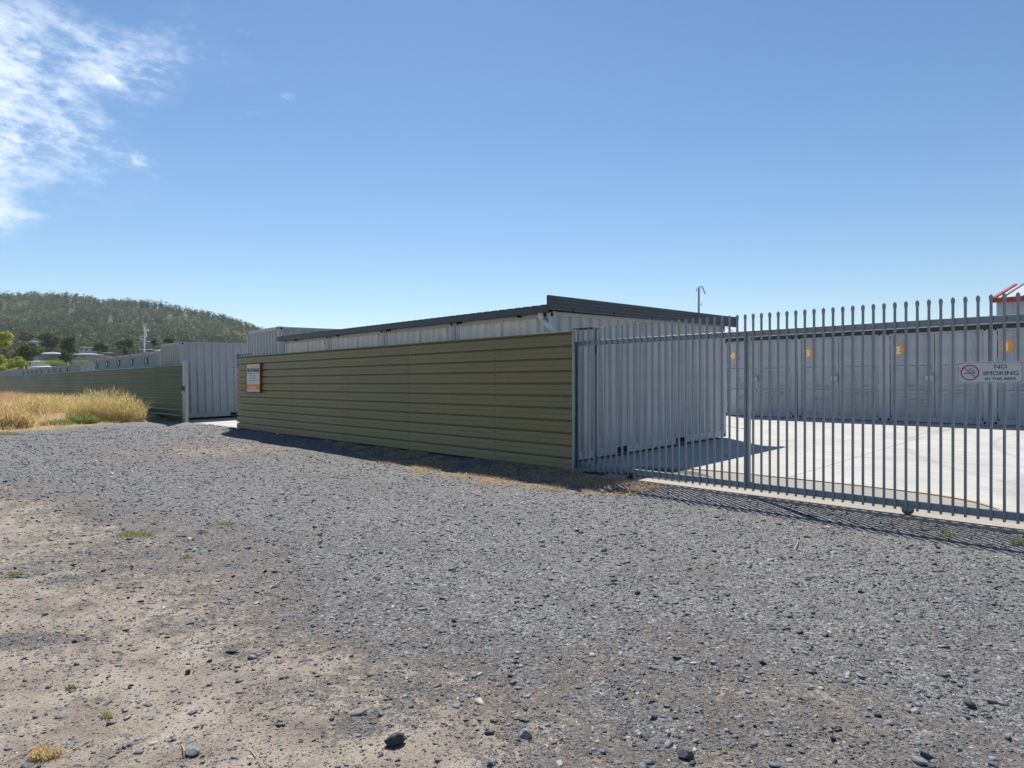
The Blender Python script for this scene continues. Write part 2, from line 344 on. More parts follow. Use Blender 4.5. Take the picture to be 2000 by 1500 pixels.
def gz(x, y):
    x = np.asarray(x, float); y = np.asarray(y, float)
    dx = x - OX; dy = y - OY; a = UX * dx + UY * dy; t = VX * dx + VY * dy
    z = -0.035 + 0.022 * sstep(t, -1.2, -0.1) * sstep(a, -0.1, 0.4) + (fbm(x, y, 2.6, 3) - 0.5) * 0.07 * (1 - .6 * sstep(t, -1.5, 0)) + (fbm(x, y, 0.35, 2) - 0.5) * 0.014
    z = z + 0.10 * sstep(-a, 8, 22) * sstep(t, -8, 0)
    z = z + 0.085 * sstep(t, -1.0, -0.05) * (1 - sstep(a, -0.1, 0.25)) * sstep(a, -20, -13)
    v = verge(x, y)
    z = z + v * (0.07 + 0.30 * sstep(t, -6, -1.6) * sstep(-a, 19, 26) + (fbm(x, y, 0.9, 3) - 0.5) * 0.12)
    bank = np.clip((a - 6) / 20.0, 0, 1) * 0 
    yard_in = sstep(t, 0.02, 0.12) * (y < 110)
    z = z * (1 - yard_in) + yard_in * (np.maximum(t, 0) * 0.0235 - 0.16) * (1 - sstep(t, 14, 40))
    return z + hill(x, y)
def axis_coords(segs):
    c = []
    for a, b, s in segs: c += list(np.arange(a, b, s))
    return np.array(c + [segs[-1][1]])
xs = np.concatenate([-np.geomspace(3000, 22, 170), axis_coords([(-21.5, -8, 0.22), (-8, 6, 0.1), (6, 22, 0.4)]), np.geomspace(23, 3000, 50)])
ys = np.concatenate([axis_coords([(-40, -2, 6), (-2, 1, 0.5), (1, 12, 0.1), (12, 32, 0.2), (32, 110, 2)]), np.geomspace(112, 4500, 190)])
XX, YY = np.meshgrid(xs, ys); nx, ny = len(xs), len(ys)
ZZ = gz(XX, YY)
idx = np.arange(nx * ny).reshape(ny, nx)
quads = np.stack([idx[:-1, :-1], idx[:-1, 1:], idx[1:, 1:], idx[1:, :-1]], -1).reshape(-1, 4)
def ground_material():
    m = bpy.data.materials.new('gravel_and_dirt'); m.use_nodes = True; t = m.node_tree; b = t.nodes['Principled BSDF']; b.inputs['Roughness'].default_value = 0.92; b.inputs['Specular IOR Level'].default_value = 0.2
    tcn = t.nodes.new('ShaderNodeTexCoord'); O = tcn.outputs['Object']
    def att(n):
        a = t.nodes.new('ShaderNodeAttribute'); a.attribute_name = n; return a.outputs['Fac']
    def vor(scale, feat='F1', out='Color', rnd=1.0, stretch=None):
        v = t.nodes.new('ShaderNodeTexVoronoi'); v.inputs['Scale'].default_value = scale; v.feature = feat; v.inputs['Randomness'].default_value = rnd
        t.links.new(O, v.inputs[0]); return v
    v1 = vor(85); v2 = vor(38); v3 = vor(200)
    def lum(v):
        s = t.nodes.new('ShaderNodeSeparateColor'); t.links.new(v.outputs['Color'], s.inputs[0]); return s.outputs[0]
    st = [(0.0, (0.022, 0.025, 0.031)), (0.3, (0.080, 0.085, 0.096)), (0.65, (0.155, 0.160, 0.172)), (0.9, (0.25, 0.252, 0.262)), (1.0, (0.46, 0.46, 0.45))]
    g1 = ramp(t, lum(v1), st); g2 = ramp(t, lum(v2), st)
    nz = tex_noise(t, O, 22, 4, 0.6)
    g = mixc(t, ramp(t, nz, [(0.45, (0, 0, 0)), (0.62, (0.8, 0.8, 0.8))]), g1, g2)
    big = tex_noise(t, O, 0.8, 6, 0.6)
    g = mixc(t, 1.0, g, ramp(t, big, [(0.3, (0.84, 0.84, 0.86)), (0.7, (1.12, 1.10, 1.06))]), 'MULTIPLY')
    # dusty dirt
    g = mixc(t, ramp(t, tex_noise(t, O, 48, 6, 0.75), [(0.44, (0, 0, 0)), (0.60, (0.6, 0.6, 0.6))]), g, (0.25, 0.215, 0.175))
    n1 = tex_noise(t, O, 3.0, 8, 0.65); sand = ramp(t, n1, [(0.30, (0.180, 0.145, 0.115)), (0.5, (0.288, 0.240, 0.193)), (0.72, (0.380, 0.326, 0.268))])
    sp = ramp(t, lum(v3), [(0.0, (0.50, 0.50, 0.52)), (0.18, (0.85, 0.85, 0.85)), (0.8, (1.05, 1.05, 1.05)), (1.0, (1.3, 1.28, 1.25))])
    sand = mixc(t, 1.0, sand, sp, 'MULTIPLY')
    # mask from the mesh, broken up by fine noise so single chips lie in the dirt
    mk = att('gravel'); nf = tex_noise(t, O, 26, 8, 0.85)
    add = t.nodes.new('ShaderNodeMath'); add.operation = 'ADD'; t.links.new(mk, add.inputs[0])
    nf2 = tex_noise(t, O, 6.5, 8, 0.8); av = t.nodes.new('ShaderNodeMath'); av.operation = 'ADD'; t.links.new(nf, av.inputs[0]); t.links.new(nf2, av.inputs[1])
    sub = t.nodes.new('ShaderNodeMath'); sub.operation = 'MULTIPLY_ADD'; t.links.new(av.outputs[0], sub.inputs[0]); sub.inputs[1].default_value = 1.9; sub.inputs[2].default_value = -1.9
    t.links.new(sub.outputs[0], add.inputs[1])
    mr = t.nodes.new('ShaderNodeMapRange'); mr.inputs[1].default_value = 0.28; mr.inputs[2].default_value = 0.72; t.links.new(add.outputs[0], mr.inputs[0])
    base = mixc(t, mr.outputs[0], sand, g)
    straw = ramp(t, tex_noise(t, O, 5, 8, 0.7), [(0.3, (0.20, 0.155, 0.085)), (0.55, (0.36, 0.27, 0.15)), (0.75, (0.30, 0.27, 0.14))])
    base = mixc(t, att('verge'), base, straw)
    scrub = ramp(t, tex_noise(t, O, 0.02, 8, 0.7), [(0.35, (0.050, 0.060, 0.030)), (0.6, (0.11, 0.105, 0.055))])
    base = mixc(t, att('scrub'), base, scrub)
    t.links.new(base, b.inputs['Base Color'])
    bn = t.nodes.new('ShaderNodeBump'); bn.inputs['Strength'].default_value = 0.7; bn.inputs['Distance'].default_value = 0.008
    dsum = t.nodes.new('ShaderNodeMath'); dsum.operation = 'ADD'
    t.links.new(v1.outputs['Distance'], dsum.inputs[0]); t.links.new(v2.outputs['Distance'], dsum.inputs[1]); 
    inv = t.nodes.new('ShaderNodeMath'); inv.operation = 'MULTIPLY'; inv.inputs[1].default_value = -1.0; t.links.new(dsum.outputs[0], inv.inputs[0])
    nb = tex_noise(t, O, 70, 8, 0.8); hm = t.nodes.new('ShaderNodeMix'); hm.data_type = 'FLOAT'; t.links.new(mr.outputs[0], hm.inputs[0]); t.links.new(nb, hm.inputs[2]); t.links.new(inv.outputs[0], hm.inputs[3]); t.links.new(hm.outputs[0], bn.inputs['Height']); t.links.new(bn.outputs[0], b.inputs['Normal'])
    return m
ground = bigmesh('ground', np.stack([XX, YY, ZZ], -1).reshape(-1, 3), quads, ground_material(), smooth=True)
struct(ground)
for nm, arr in (('gravel', gravel_mask(XX, YY)), ('verge', np.maximum(verge(XX, YY), sstep(YY, 60, 100) + sstep(-XX, 30, 45))), ('scrub', sstep(YY, 150, 330))):
    a = ground.data.attributes.new(nm, 'FLOAT', 'POINT'); a.data.foreach_set('value', np.clip(arr, 0, 1).astype(np.float32).ravel())

# ------------------------------------------------------------------ loose stone chips lying on the ground (nobody could count them)
def chips(name, P, size, flat, tone, m, label=None):
    n = len(P)
    base = np.array([(x, y, z) for z in (-1, 1) for y in (-1, 1) for x in (-1, 1)], float) * 0.5
    V = np.repeat(base[None], n, 0) + rng.normal(0, 0.17, (n, 8, 3))
    V[:, 4:, :2] *= rng.uniform(0.65, 1.0, (n, 1, 1))
    sc = np.stack([size * rng.uniform(0.8, 1.3, n), size * rng.uniform(0.5, 0.95, n), size * flat], -1)
    V = V * sc[:, None]
    th = rng.uniform(0, 2 * np.pi, n); ti = rng.normal(0, 0.22, n); tj = rng.normal(0, 0.22, n)
    V[:, :, 2] += V[:, :, 0] * ti[:, None] + V[:, :, 1] * tj[:, None]
    c, s = np.cos(th)[:, None], np.sin(th)[:, None]
    x = V[:, :, 0] * c - V[:, :, 1] * s; y = V[:, :, 0] * s + V[:, :, 1] * c
    V = np.stack([x + P[:, 0:1], y + P[:, 1:2], V[:, :, 2] + P[:, 2:3]], -1)
    F = np.array([(0, 2, 3, 1), (4, 5, 7, 6), (0, 1, 5, 4), (2, 6, 7, 3), (0, 4, 6, 2), (1, 3, 7, 5)])
    Q = (np.arange(n)[:, None, None] * 8 + F[None]).reshape(-1, 4)
    return bigmesh(name, V.reshape(-1, 3), Q, m, tone=np.repeat(tone, 8))
def scatter(n, y0, y1, xr):
    y = np.sqrt(rng.uniform(y0 ** 2, y1 ** 2, n)); x = y * rng.uniform(-xr, xr, n); return x, y
Ps, Ss, Ts = [], [], []
for n, y0, y1, smin, smax, pw, ex in ((250000, 1.7, 21.0, 1.0, 0, 0, 1.3), (2800, 1.7, 9.0, 0.012, 0.040, 2.4, 0.8)):
    q_ = 1 - ex; u_ = rng.random(n); y = (y0 ** q_ + u_ * (y1 ** q_ - y0 ** q_)) ** (1 / q_); x = y * rng.uniform(-.98, .98, n)
    dx = x - OX; dy = y - OY; t = VX * dx + VY * dy
    g = gravel_mask(x, y); keep = (rng.random(n) < (0.36 + 0.64 * g)) & (t < -0.02) & (verge(x, y) < 0.4)
    x, y = x[keep], y[keep]
    s = (np.clip(0.0011 * y + 0.0013, 0.0038, 0.022) * rng.lognormal(0.10, 0.56, len(x))).clip(.0030, .045) if smax == 0 else smin + (smax - smin) * rng.random(len(x)) ** pw
    Ps.append(np.stack([x, y, gz(x, y) + s * 0.08], -1)); Ss.append(s); Ts.append(rng.beta(2.0, 2.2, len(x)))
P = np.concatenate(Ps); S = np.concatenate(Ss); T = np.concatenate(Ts)
M['chip'] = attr_mat('bluestone_chips', [(0.0, (0.018, 0.020, 0.025)), (0.25, (0.062, 0.067, 0.078)), (0.6, (0.135, 0.143, 0.160)), (0.84, (0.235, 0.242, 0.26)), (0.90, (0.33, 0.28, 0.22)), (1.0, (0.50, 0.48, 0.45))], rough=0.7, spec=0.4)
gv = chips('loose_gravel', P, S, rng.uniform(0.12, 0.40, len(P)), T, M['chip'])
struct(gv, 'stuff'); gv['label'] = 'loose blue-grey crushed stone chips scattered over the parking area'; gv['category'] = 'gravel'
def rock(px_, py_, sx, sy, sz, m, label, seed):
    r = random.Random(seed)
    import bmesh
    bm = bmesh.new(); bmesh.ops.create_icosphere(bm, subdivisions=3, radius=0.5)
    pl = []
    for i in range(13):
        v = Vector((r.gauss(0, 1), r.gauss(0, 1), r.gauss(0, 1))).normalized(); pl.append((v, r.uniform(0.27, 0.42)))
    for v in bm.verts:
        for n_, d in pl:
            k = v.co.dot(n_) - d
            if k > 0: v.co -= n_ * k
        v.co += v.co.normalized() * r.gauss(0, 0.006)
        v.co.x *= sx; v.co.y *= sy; v.co.z *= sz
    me = bpy.data.meshes.new('stone'); bm.to_mesh(me); bm.free()
    o = link('stone', me, m); x, y = px_, py_
    o.location = (x, y, float(gz(x, y)) + sz * 0.26); o.rotation_euler = (r.uniform(-.2, .2), r.uniform(-.2, .2), r.uniform(0, 6))
    tag(o, label, 'stone', 'larger stones lying on the gravel')
G = lambda X, Y, d=1.44: ((X - 1000) / (Y - 750) * d, 1260 / (Y - 750) * d)
rocks = [((771, 1452), .115, .07, .075, 'rock', 'biggest black stone, lying on sandy dirt near the bottom edge'),
 ((376, 1466), .10, .08, .065, 'rockg', 'grey stone on tan dirt at the bottom left of the photo'),
 ((1027, 1436), .095, .085, .055, 'rockg', 'flat pale grey stone at the bottom centre'),
 ((964, 1407), .07, .06, .04, 'rockb', 'brownish wedge-shaped stone just left of the flat pale grey one'),
 ((928, 1322), .07, .05, .035, 'rockg', 'slanting blue-grey slab stone above the brownish wedge stone'),
 ((996, 1322), .05, .045, .035, 'rock', 'small black stone right of the slanting blue-grey slab'),
 ((366, 1308), .05, .045, .05, 'rock', 'upright black stone standing alone on tan dirt at left'),
 ((1895, 1376), .09, .07, .06, 'rock', 'dark double-peaked stone in dense gravel at lower right'),
 ((1795, 1490), .12, .06, .04, 'rockg', 'long flat grey stone cut by the bottom edge at right'),
 ((1340, 1480), .11, .09, .06, 'rock', 'dark stone at the bottom edge right of centre'),
 ((202, 1113), .085, .06, .05, 'rock', 'small dark stone on sandy dirt at far left middle distance'),
 ((145, 1248), .05, .04, .035, 'rock', 'small round dark stone on bare sand at left'),
 ((1680, 1156), .09, .06, .045, 'rock', 'dark stone on open gravel in front of the sliding gate'),
 ((887, 1214), .06, .05, .045, 'rock', 'black stone in mid gravel left of centre line'),
 ((1245, 1162), .065, .055, .05, 'rock', 'rounded black stone in open gravel right of centre')]
for i, ((X, Y), sx_, sy_, sz_, m, lb) in enumerate(rocks):
    p = G(X, Y); k_ = .85 if i == 0 else .68; rock(p[0], p[1], sx_ * k_, sy_ * k_, sz_ * k_, M[m], lb, 50 + i)

# ------------------------------------------------------------------ concrete yard
def sheet(name, pts_at, zoff, m, th=0.12):
    mb = MB(); n = len(pts_at)
    top = [(a, t, yz(t) + zoff) for a, t in pts_at]; bot = [(a, t, yz(t) + zoff - th) for a, t in pts_at]
    mb.add(top + bot, [tuple(range(n)), tuple(range(2 * n - 1, n - 1, -1))] + [(i, (i + 1) % n, n + (i + 1) % n, n + i) for i in range(n)])
    o = part(name, mb, m); o.location = (OX, OY, 0); o.rotation_euler = (0, 0, YROT); return struct(o)
curve = [(0.10, 0.42), (0.13, 0.9), (0.32, 1.32), (0.75, 1.56), (1.5, 1.67), (2.6, 1.70), (3.7, 1.69), (4.4, 1.60), (4.8, 1.46), (5.05, 1.22), (5.25, 0.95), (5.55, 0.72), (6.2, 0.62), (13, 0.60)]
cs = []
for i in range(len(curve) - 1):
    for k in range(4):
        f = k / 4; cs.append((curve[i][0] * (1 - f) + curve[i + 1][0] * f, curve[i][1] * (1 - f) + curve[i + 1][1] * f))
cs.append(curve[-1])
for _ in range(2): cs = [cs[0]] + [((cs[i - 1][0] + cs[i][0] * 2 + cs[i + 1][0]) / 4, (cs[i - 1][1] + cs[i][1] * 2 + cs[i + 1][1]) / 4) for i in range(1, len(cs) - 1)] + [cs[-1]]
def slab(name, pts, jt):
    o = sheet(name, pts, 0.0, M['conc']); return o
cl_ = [c for c in cs if c[0] < 2.6]; cr_ = [c for c in cs if c[0] > 2.612]
slab('concrete_yard', [(-100, 0.42)] + cl_ + [(2.6, 1.70), (2.6, 22), (-100, 22)], 0)
slab('concrete_yard', [(2.612, 1.70)] + cr_ + [(13, 22), (2.612, 22)], 0)
sheet('concrete_apron', [(0.0, 0.42), (13, 0.42), (13, 0.75), (6.2, 1.2), (5.3, 1.8), (0.0, 1.95)], -0.010, M['apron'])
sheet('dark_apron_patch', [(0.16, 0.44), (1.55, 0.44), (1.85, 0.75), (1.72, 1.15), (1.3, 1.42), (0.8, 1.40), (0.4, 1.15), (0.2, 0.85)], -0.0055, M['darkpatch'], 0.003)  # thin sheet on the left part of the apron, much darker in colour
sheet('gate_track_strip', [(-0.6, 0.06), (13, 0.06), (13, 0.415), (-0.6, 0.415)], 0.0, M['track'], 0.16)
sheet('gate_track_strip', [(-18.0, -0.30), (-13.2, -0.30), (-13.2, 0.415), (-18.0, 0.415)], 0.004, M['track'], 0.16)
mb = MB()
for i in range(3, len(cs) - 1):
    (a0, t0), (a1, t1) = cs[i], cs[i + 1]; w0 = 0.012 + 0.022 * abs(math.sin(i * 1.3)) + (0.05 if 4.2 < a0 < 5.3 else 0); 
    mb.add([(a0, t0 - 0.004, yz(t0) + .004), (a1, t1 - 0.004, yz(t1) + .004), (a1, t1 + w0, yz(t1) + .004), (a0, t0 + w0, yz(t0) + .004)], [(0, 1, 2, 3)])
o = part('stained_edge', mb, M['stain']); o.location = (OX, OY, 0); o.rotation_euler = (0, 0, YROT); struct(o)
# drain grate
dg = thing('drain_grate', 'galvanised steel grate in the yard behind the right end of the sliding gate', 'drain grate', yard(5.25, 0.62, yz(0.8) - 0.004), YROT)
mb = MB()
mb.box(0, 3, 0, .03, 0, .012); mb.box(0, 3, .27, .30, 0, .012)
for i in range(0, 13): mb.box(i * .25, i * .25 + .02, .03, .27, 0, .011)
part('frame', mb, M['galv'], dg)
mb = MB()
for i in range(100): mb.box(i * .03 + .012, i * .03 + .016, .03, .27, -.004, .008)
part('bars', mb, M['galv'], dg)

# ------------------------------------------------------------------ shipping containers
def corr_wall(mb, u0, u1, z0, z1, pitch=0.278, depth=0.045, map_=None):
    """vertical trapezoid corrugation between u0 and u1; map_(u, d, z) gives the 3D point, d = depth inwards"""
    n = max(1, round((u1 - u0) / pitch)); p = (u1 - u0) / n
    prof = [(0, 0)]
    for i in range(n):
        b = u0 + i * p
        for f, d in ((0.17, 0), (0.32, 1), (0.68, 1), (0.83, 0)): prof.append((b - u0 + f * p, d * depth))
    prof.append((u1 - u0, 0))
    vs = []
    for u, d in prof: vs += [map_(u0 + u, d, z0), map_(u0 + u, d, z1)]
    mb.add(vs, [(2 * i, 2 * i + 2, 2 * i + 3, 2 * i + 1) for i in range(len(prof) - 1)])
def container(label, a, t, z, front='wall', m='grey', Wd=2.438, Ln=6.058, H=2.591, group=None, sign=None, tilt=0.0235, lod=0, mfront=None, pockets=True, number=None):
    """right-near bottom corner column at yard point; local x = along the fence to the right, local y = into the yard"""
    c = thing('shipping_container', label, 'shipping container', yard(a, t, z), YROT, group, tilt)
    mt = M[m]; mf = M[mfront] if mfront else mt
    fr = MB()
    for x in (0, Wd - .11):
        for y in (0, Ln - .11): fr.box(x, x + .11, y, y + .11, .118, H - .118)
    for x in (0.004, Wd - .064):
        fr.box(x, x + .06, .16, Ln - .16, H - .075, H - .010)          # top side rail
        fr.box(x, x + .06, .16, Ln - .16, .015, .165)                  # bottom side rail
    for y in (0.004, Ln - .064):
        fr.box(.16, Wd - .16, y, y + .06, H - .115, H - .010); fr.box(.16, Wd - .16, y, y + .06, .015, .155)
    part('frame', fr, mt, c)
    for (nm, xx, sg) in (('side_wall', Wd - .012, -1), ('side_wall', .012, 1)):
        w_ = MB(); corr_wall(w_, .11, Ln - .11, .165, H - .075, map_=lambda u, d, zz_: (xx + sg * d, u, zz_)); part(nm, w_, mt, c, recalc=False)
    w_ = MB(); corr_wall(w_, .11, Wd - .11, .155, H - .115, .25, .045, map_=lambda u, d, zz_: (u, Ln - .012 - d, zz_)); part('end_wall', w_, mt, c, recalc=False)
    r = MB()
    n = 22
    for i in range(n):
        y0 = .13 + (Ln - .26) * i / n; y1 = .13 + (Ln - .26) * (i + .55) / n
        r.box(.064, Wd - .064, y0, y1, H - .02, H - .004)
    r.box(.05, Wd - .05, .05, Ln - .05, H - .04, H - .018)
    part('roof', r, mt, c)
    f = MB(); f.box(.06, Wd - .06, .06, Ln - .06, .12, .15); part('floor', f, M['black'], c)
    for x in (-.002, Wd - .16):
        for y in (-.002, Ln - .176):
            for zc in (0, H - .118):
                k = MB(); k.box(x, x + .162, y, y + .178, zc, zc + .118)
                k.cur = 1
                if y < 1: k.disc((x + .081, y - .0005, zc + .055), .034, 'y', .003, 12)
                k.disc((x + .1625, y + .09, zc + .055) if x > 1 else (x - .0005, y + .09, zc + .055), .036, 'x', .003 if x < 1 else .003, 12)
                part('corner_casting', k, [mt, M['black']], c)
    if pockets:
        for yy_ in (Ln / 2 - 1.05, Ln / 2 + 1.05):
            k = MB(); k.box(Wd - .06, Wd - .0015, yy_ - .18, yy_ + .18, .025, .14); part('fork_pocket', k, M['black'], c)
    if front == 'wall':
        w_ = MB(); corr_wall(w_, .11, Wd - .11, .155, H - .115, .23, .045, map_=lambda u, d, zz_: (u, .012 + d, zz_)); part('end_wall', w_, mf, c, recalc=False)
    else:
        hf = MB(); hf.box(.11, Wd - .11, .075, .085, .155, H - .115); part('door_seal', hf, M['black'], c)
        for dx0 in (.125, Wd / 2 + .009):
            dw = Wd / 2 - .134
            d = MB(); y = .032
            # leaf with frame and three recessed fields divided by two swages
            d.box(dx0, dx0 + dw, y + .030, y + .037, .16, H - .12)
            for z0, z1 in ((.16, .22), (H - .18, H - .12)): d.box(dx0, dx0 + dw, y, y + .030, z0, z1)
            for x0, x1 in ((dx0, dx0 + .06), (dx0 + dw - .06, dx0 + dw)): d.box(x0, x1, y + .0006, y + .030, .22, H - .18)
            for zc in (.87, 1.56):
                d.prism([(y + .030, zc - .062), (y - .010, zc - .050), (y - .010, zc + .035), (y + .030, zc + .055)], 'x', dx0 + .08, dx0 + dw - .08)
            dd = part('door', d, mt, c)
            for rx, hz_, hd in ((dx0 + dw * .33 + .03, .98 if dx0 < 1 else .80, 1), (dx0 + dw * .82, .60 if dx0 < 1 else .98, -1)):
                k = MB(); k.tube((rx, y - .050, .10), (rx, y - .050, H - .07), .019, .019, 8)
                for zc in (.20, .62, 1.2, 1.95, H - .17): k.box(rx - .04, rx + .04, y - .07, y - .001, zc - .025, zc + .025)
                k.box(rx - .03, rx + .03, y - .05, y + .0, .085, .14); k.box(rx - .03, rx + .03, y - .05, y, H - .11, H - .05)
                part('lock_rod', k, mt, dd)
                k = MB(); k.box(min(rx, rx + hd * .38), max(rx, rx + hd * .38), y - .090, y - .072, hz_ - .019, hz_ + .019)
                k.box(rx + hd * .25 - .035, rx + hd * .25 + .035, y - .07, y - .001, hz_ - .06, hz_ + .05)
                part('handle', k, mt, dd)
            for zc in (.4, 1.0, 1.7, 2.3):
                hx = dx0 - .012 if dx0 < 1 else dx0 + dw + .012
                k = MB(); k.tube((hx, y - .012, zc - .06), (hx, y - .012, zc + .06), .014, .014, 8); part('hinge', k, mt, dd)
        k = MB(); k.box(Wd / 2 - .19, Wd / 2 + .0, -.10, .031, 1.17, 1.33); lb = part('lock_box', k, mt, c)
        if number:
            k = MB(); k.box(Wd / 2 - .175, Wd / 2 - .055, -.106, -.1015, 1.19, 1.31); part('plate', k, M['sign'], lb)
            put_text('plate_number', number, .11, (Wd / 2 - .115, -.109, 1.212), M['signink'], lb, .003)
            dsc = MB(); dsc.disc((.30, .058, 2.06), .172, 'y', .006, 40); dsc_o = part('number_disc', dsc, M['orange'], c)
            put_text('numeral', number, .27, (.30, .049, 1.965), M['numeral'], dsc_o, .014, 1.15)
    if sign:
        k = MB(); x0, x1, z0, z1 = .12, .60, 2.03, 2.36
        k.box(x0, x1, -.03, .01, z1 - .05, z1); k.box(x0, x1, -.03, .01, z0, z0 + .05); k.box(x0, x0 + .10, -.03, .01, z0 + .05, z1 - .05); k.box(x1 - .14, x1, -.03, .01, z0 + .05, z1 - .05)
        fr_ = part('sign_frame', k, M['blue'], c)
        k = MB(); k.box(x0 + .10, x1 - .14, -.015, .008, z0 + .05, z1 - .05); part('sign_panel', k, M['yellow' if sign == 'yellow' else 'sign'], fr_)
    return c
W0 = 2.438; st = 2.4625
blk = ['grey container with its long ribbed side facing the sliding gate, under the dark fascia',
 'rust-streaked white container end under the gutter, second from the gate',
 'white container end under the gutter, third from the gate behind the olive fence',
 'white container end at the left end of the gutter behind the olive fence']
for i in range(4):
    container(blk[i], -0.75 - W0 - i * st, 0.30, 0.035, 'wall', 'grey', mfront='white', group='containers under the low dark roof')
rows = [('1', -3.18), ('2', -3.18 - 0), ('3', 0), ('4', 0)]
for i in range(4):
    a0 = 3.18 - 2.5125 * i          # left edge of container i+1 (its right edge is at +2.438)
    container(['grey double-door container at the right edge of the photo, orange disc reading one', 'grey double-door container with orange disc reading two, left of the no smoking sign', 'grey double-door container with orange disc reading three, in the middle of the row', 'grey double-door container with orange disc reading four, partly behind the roofed block'][i], a0, 13.2, yz(13.2) + .005, 'doors', 'greyrow', group='numbered grey containers across the yard', number=str(i + 1))
container('tall grey container with long plain ribbed side behind the open left gateway', -19.7 - W0, 0.42, 0.085, 'wall', 'pale', H=2.92, group='containers along the left fence')
bpy.context.view_layer.update()
container('tall light grey container standing just left of the dark-roofed block', -12.5 - W0, 1.0, 0.26, 'wall', 'grey', H=2.896, group='containers along the left fence')
k1 = ['nearest', 'second nearest', 'middle', 'fourth', 'farthest']
for i in range(5):
    container('%s pale ribbed container left of the tall one, %s sign framed in blue' % (k1[i], 'yellow' if i == 0 else 'white'), -25.4 - W0 - i * 2.5, 1.3, .31, 'wall', 'pale', group='containers along the left fence', sign='yellow' if i == 0 else 'white')
for i in range(5):
    container('%s container of the second pale group along the left fence, blue frame sign' % k1[i], -45.4 - W0 - i * 2.5, 2.0, .22, 'wall', 'pale', group='distant containers along the left fence', sign='white' if i else None, mfront=None)
for i in range(5):
    container('%s container of the third pale group far along the left fence' % k1[i], -60.0 - W0 - i * 2.5, 2.2, .25, 'wall', 'pale', group='distant containers along the left fence', sign='white')
for i in range(6):
    container('%s container of the last pale group at the far left end' % (k1 + ['very last'])[i], -75.4 - W0 - i * 2.5, 2.2, .35, 'wall', 'pale', group='distant containers along the left fence')

# roof over the block with gutter, fascia, downpipe
rf = thing('block_roof', 'low dark-edged roof spanning the containers behind the olive fence', 'roof', yard(-10.78, 0.10, 2.58), YROT)
Lr = 10.18
mb = MB(); mb.prism([(0, .0), (.125, .0), (.125, .105), (.118, .105), (.118, .008), (.008, .008), (.008, .118), (-.006, .118), (-.006, .105), (0, .1)], 'x', 0, Lr - .03)
part('gutter', mb, M['dark'], rf)
mb = MB()
mb.box(Lr - .03, Lr, -.03, -.002, .036, .268); 
prof = [(Lr, 0)]
z0 = .035; zt = .27
zz_ = [z0]
pts = []
y0_, y1_ = -.03, 6.42
segs = 4; hgt = zt - z0
pr = []
for i in range(segs):
    zb = z0 + hgt * i / segs; pr += [(Lr + .010, zb), (Lr + .010, zb + hgt / segs * .72), (Lr + .001, zb + hgt / segs * .80), (Lr + .001, zb + hgt / segs * .95)]
pr += [(Lr + .010, zt), (Lr - .02, zt), (Lr - .02, z0)]
n = len(pr); sl = 0.0225
mb.add([(p[0], y0_, p[1]) for p in pr] + [(p[0], y1_, p[1] + (y1_ - y0_) * sl * 0.72) for p in pr], [(i, (i + 1) % n, n + (i + 1) % n, n + i) for i in range(n)] + [tuple(range(n)), tuple(range(2 * n - 1, n - 1, -1))])
mb.box(Lr - .06, Lr + .02, 6.42, 6.47, .155, .385)
part('fascia', mb, M['dark'], rf)
mb = MB()
for i in range(50):
    x0 = .05 + i * (Lr - .1) / 50; x1 = x0 + .13
    mb.add([(x0, .05, .11), (x1, .05, .11), (x1, 6.40, .24), (x0, 6.40, .24), (x0, .05, .135), (x1, .05, .135), (x1, 6.40, .265), (x0, 6.40, .265)], [(0, 1, 2, 3), (4, 5, 6, 7), (0, 1, 5, 4), (3, 2, 6, 7), (0, 3, 7, 4), (1, 2, 6, 5)])
mb.add([(.02, .05, .108), (Lr - .04, .05, .108), (Lr - .04, 6.40, .235), (.02, 6.40, .235)], [(0, 1, 2, 3)])
part('roof_sheet', mb, M['dark'], rf, recalc=False)
for yb in (.57, 1.72, 2.95, 4.15, 5.35):
    mb = MB(); mb.box(Lr + .002, Lr + .014, yb, yb + .028, .03 + yb * .016, .085 + yb * .016); part('clip', mb, M['black'], rf)
for xb in (1.0, 3.2, 5.4, 7.8, 9.4):
    mb = MB(); mb.box(xb, xb + .03, .02, .11, -.035, .004); part('clip', mb, M['black'], rf)
mb = MB(); pts = [(Lr - .26, .07, .02), (Lr - .26, .07, -.05), (Lr - .235, .08, -.10), (Lr + .02, .085, -.33), (Lr + .07, .09, -.42), (Lr + .09, .10, -.60), (Lr + .09, .10, -2.20), (Lr + .12, .12, -2.28), (Lr + .32, .14, -2.50)]
mb.path(pts, .045, 14)
for p in pts[1:-1]: mb.tube((p[0], p[1], p[2] - .02), (p[0], p[1], p[2] + .02), .050, .050, 14)
part('downpipe', mb, M['pvc'], rf, smooth=True)
rr_ = thing('row_roof', 'dark fascia and flat roof capping the numbered containers across the yard', 'roof', yard(-4.5, 13.08, yz(13.2) + 2.605), YROT)
mb = MB(); mb.box(0, 10.3, 0, .05, -.07, .05); part('fascia', mb, M['rowdark'], rr_)
mb = MB(); mb.box(0, 10.3, -.015, .119, .052, .068); part('flashing', mb, M['whiteroof'], rr_)
mb = MB(); mb.box(0, 10.3, .12, 6.2, .03, .066); part('roof_sheet', mb, M['whiteroof'], rr_)

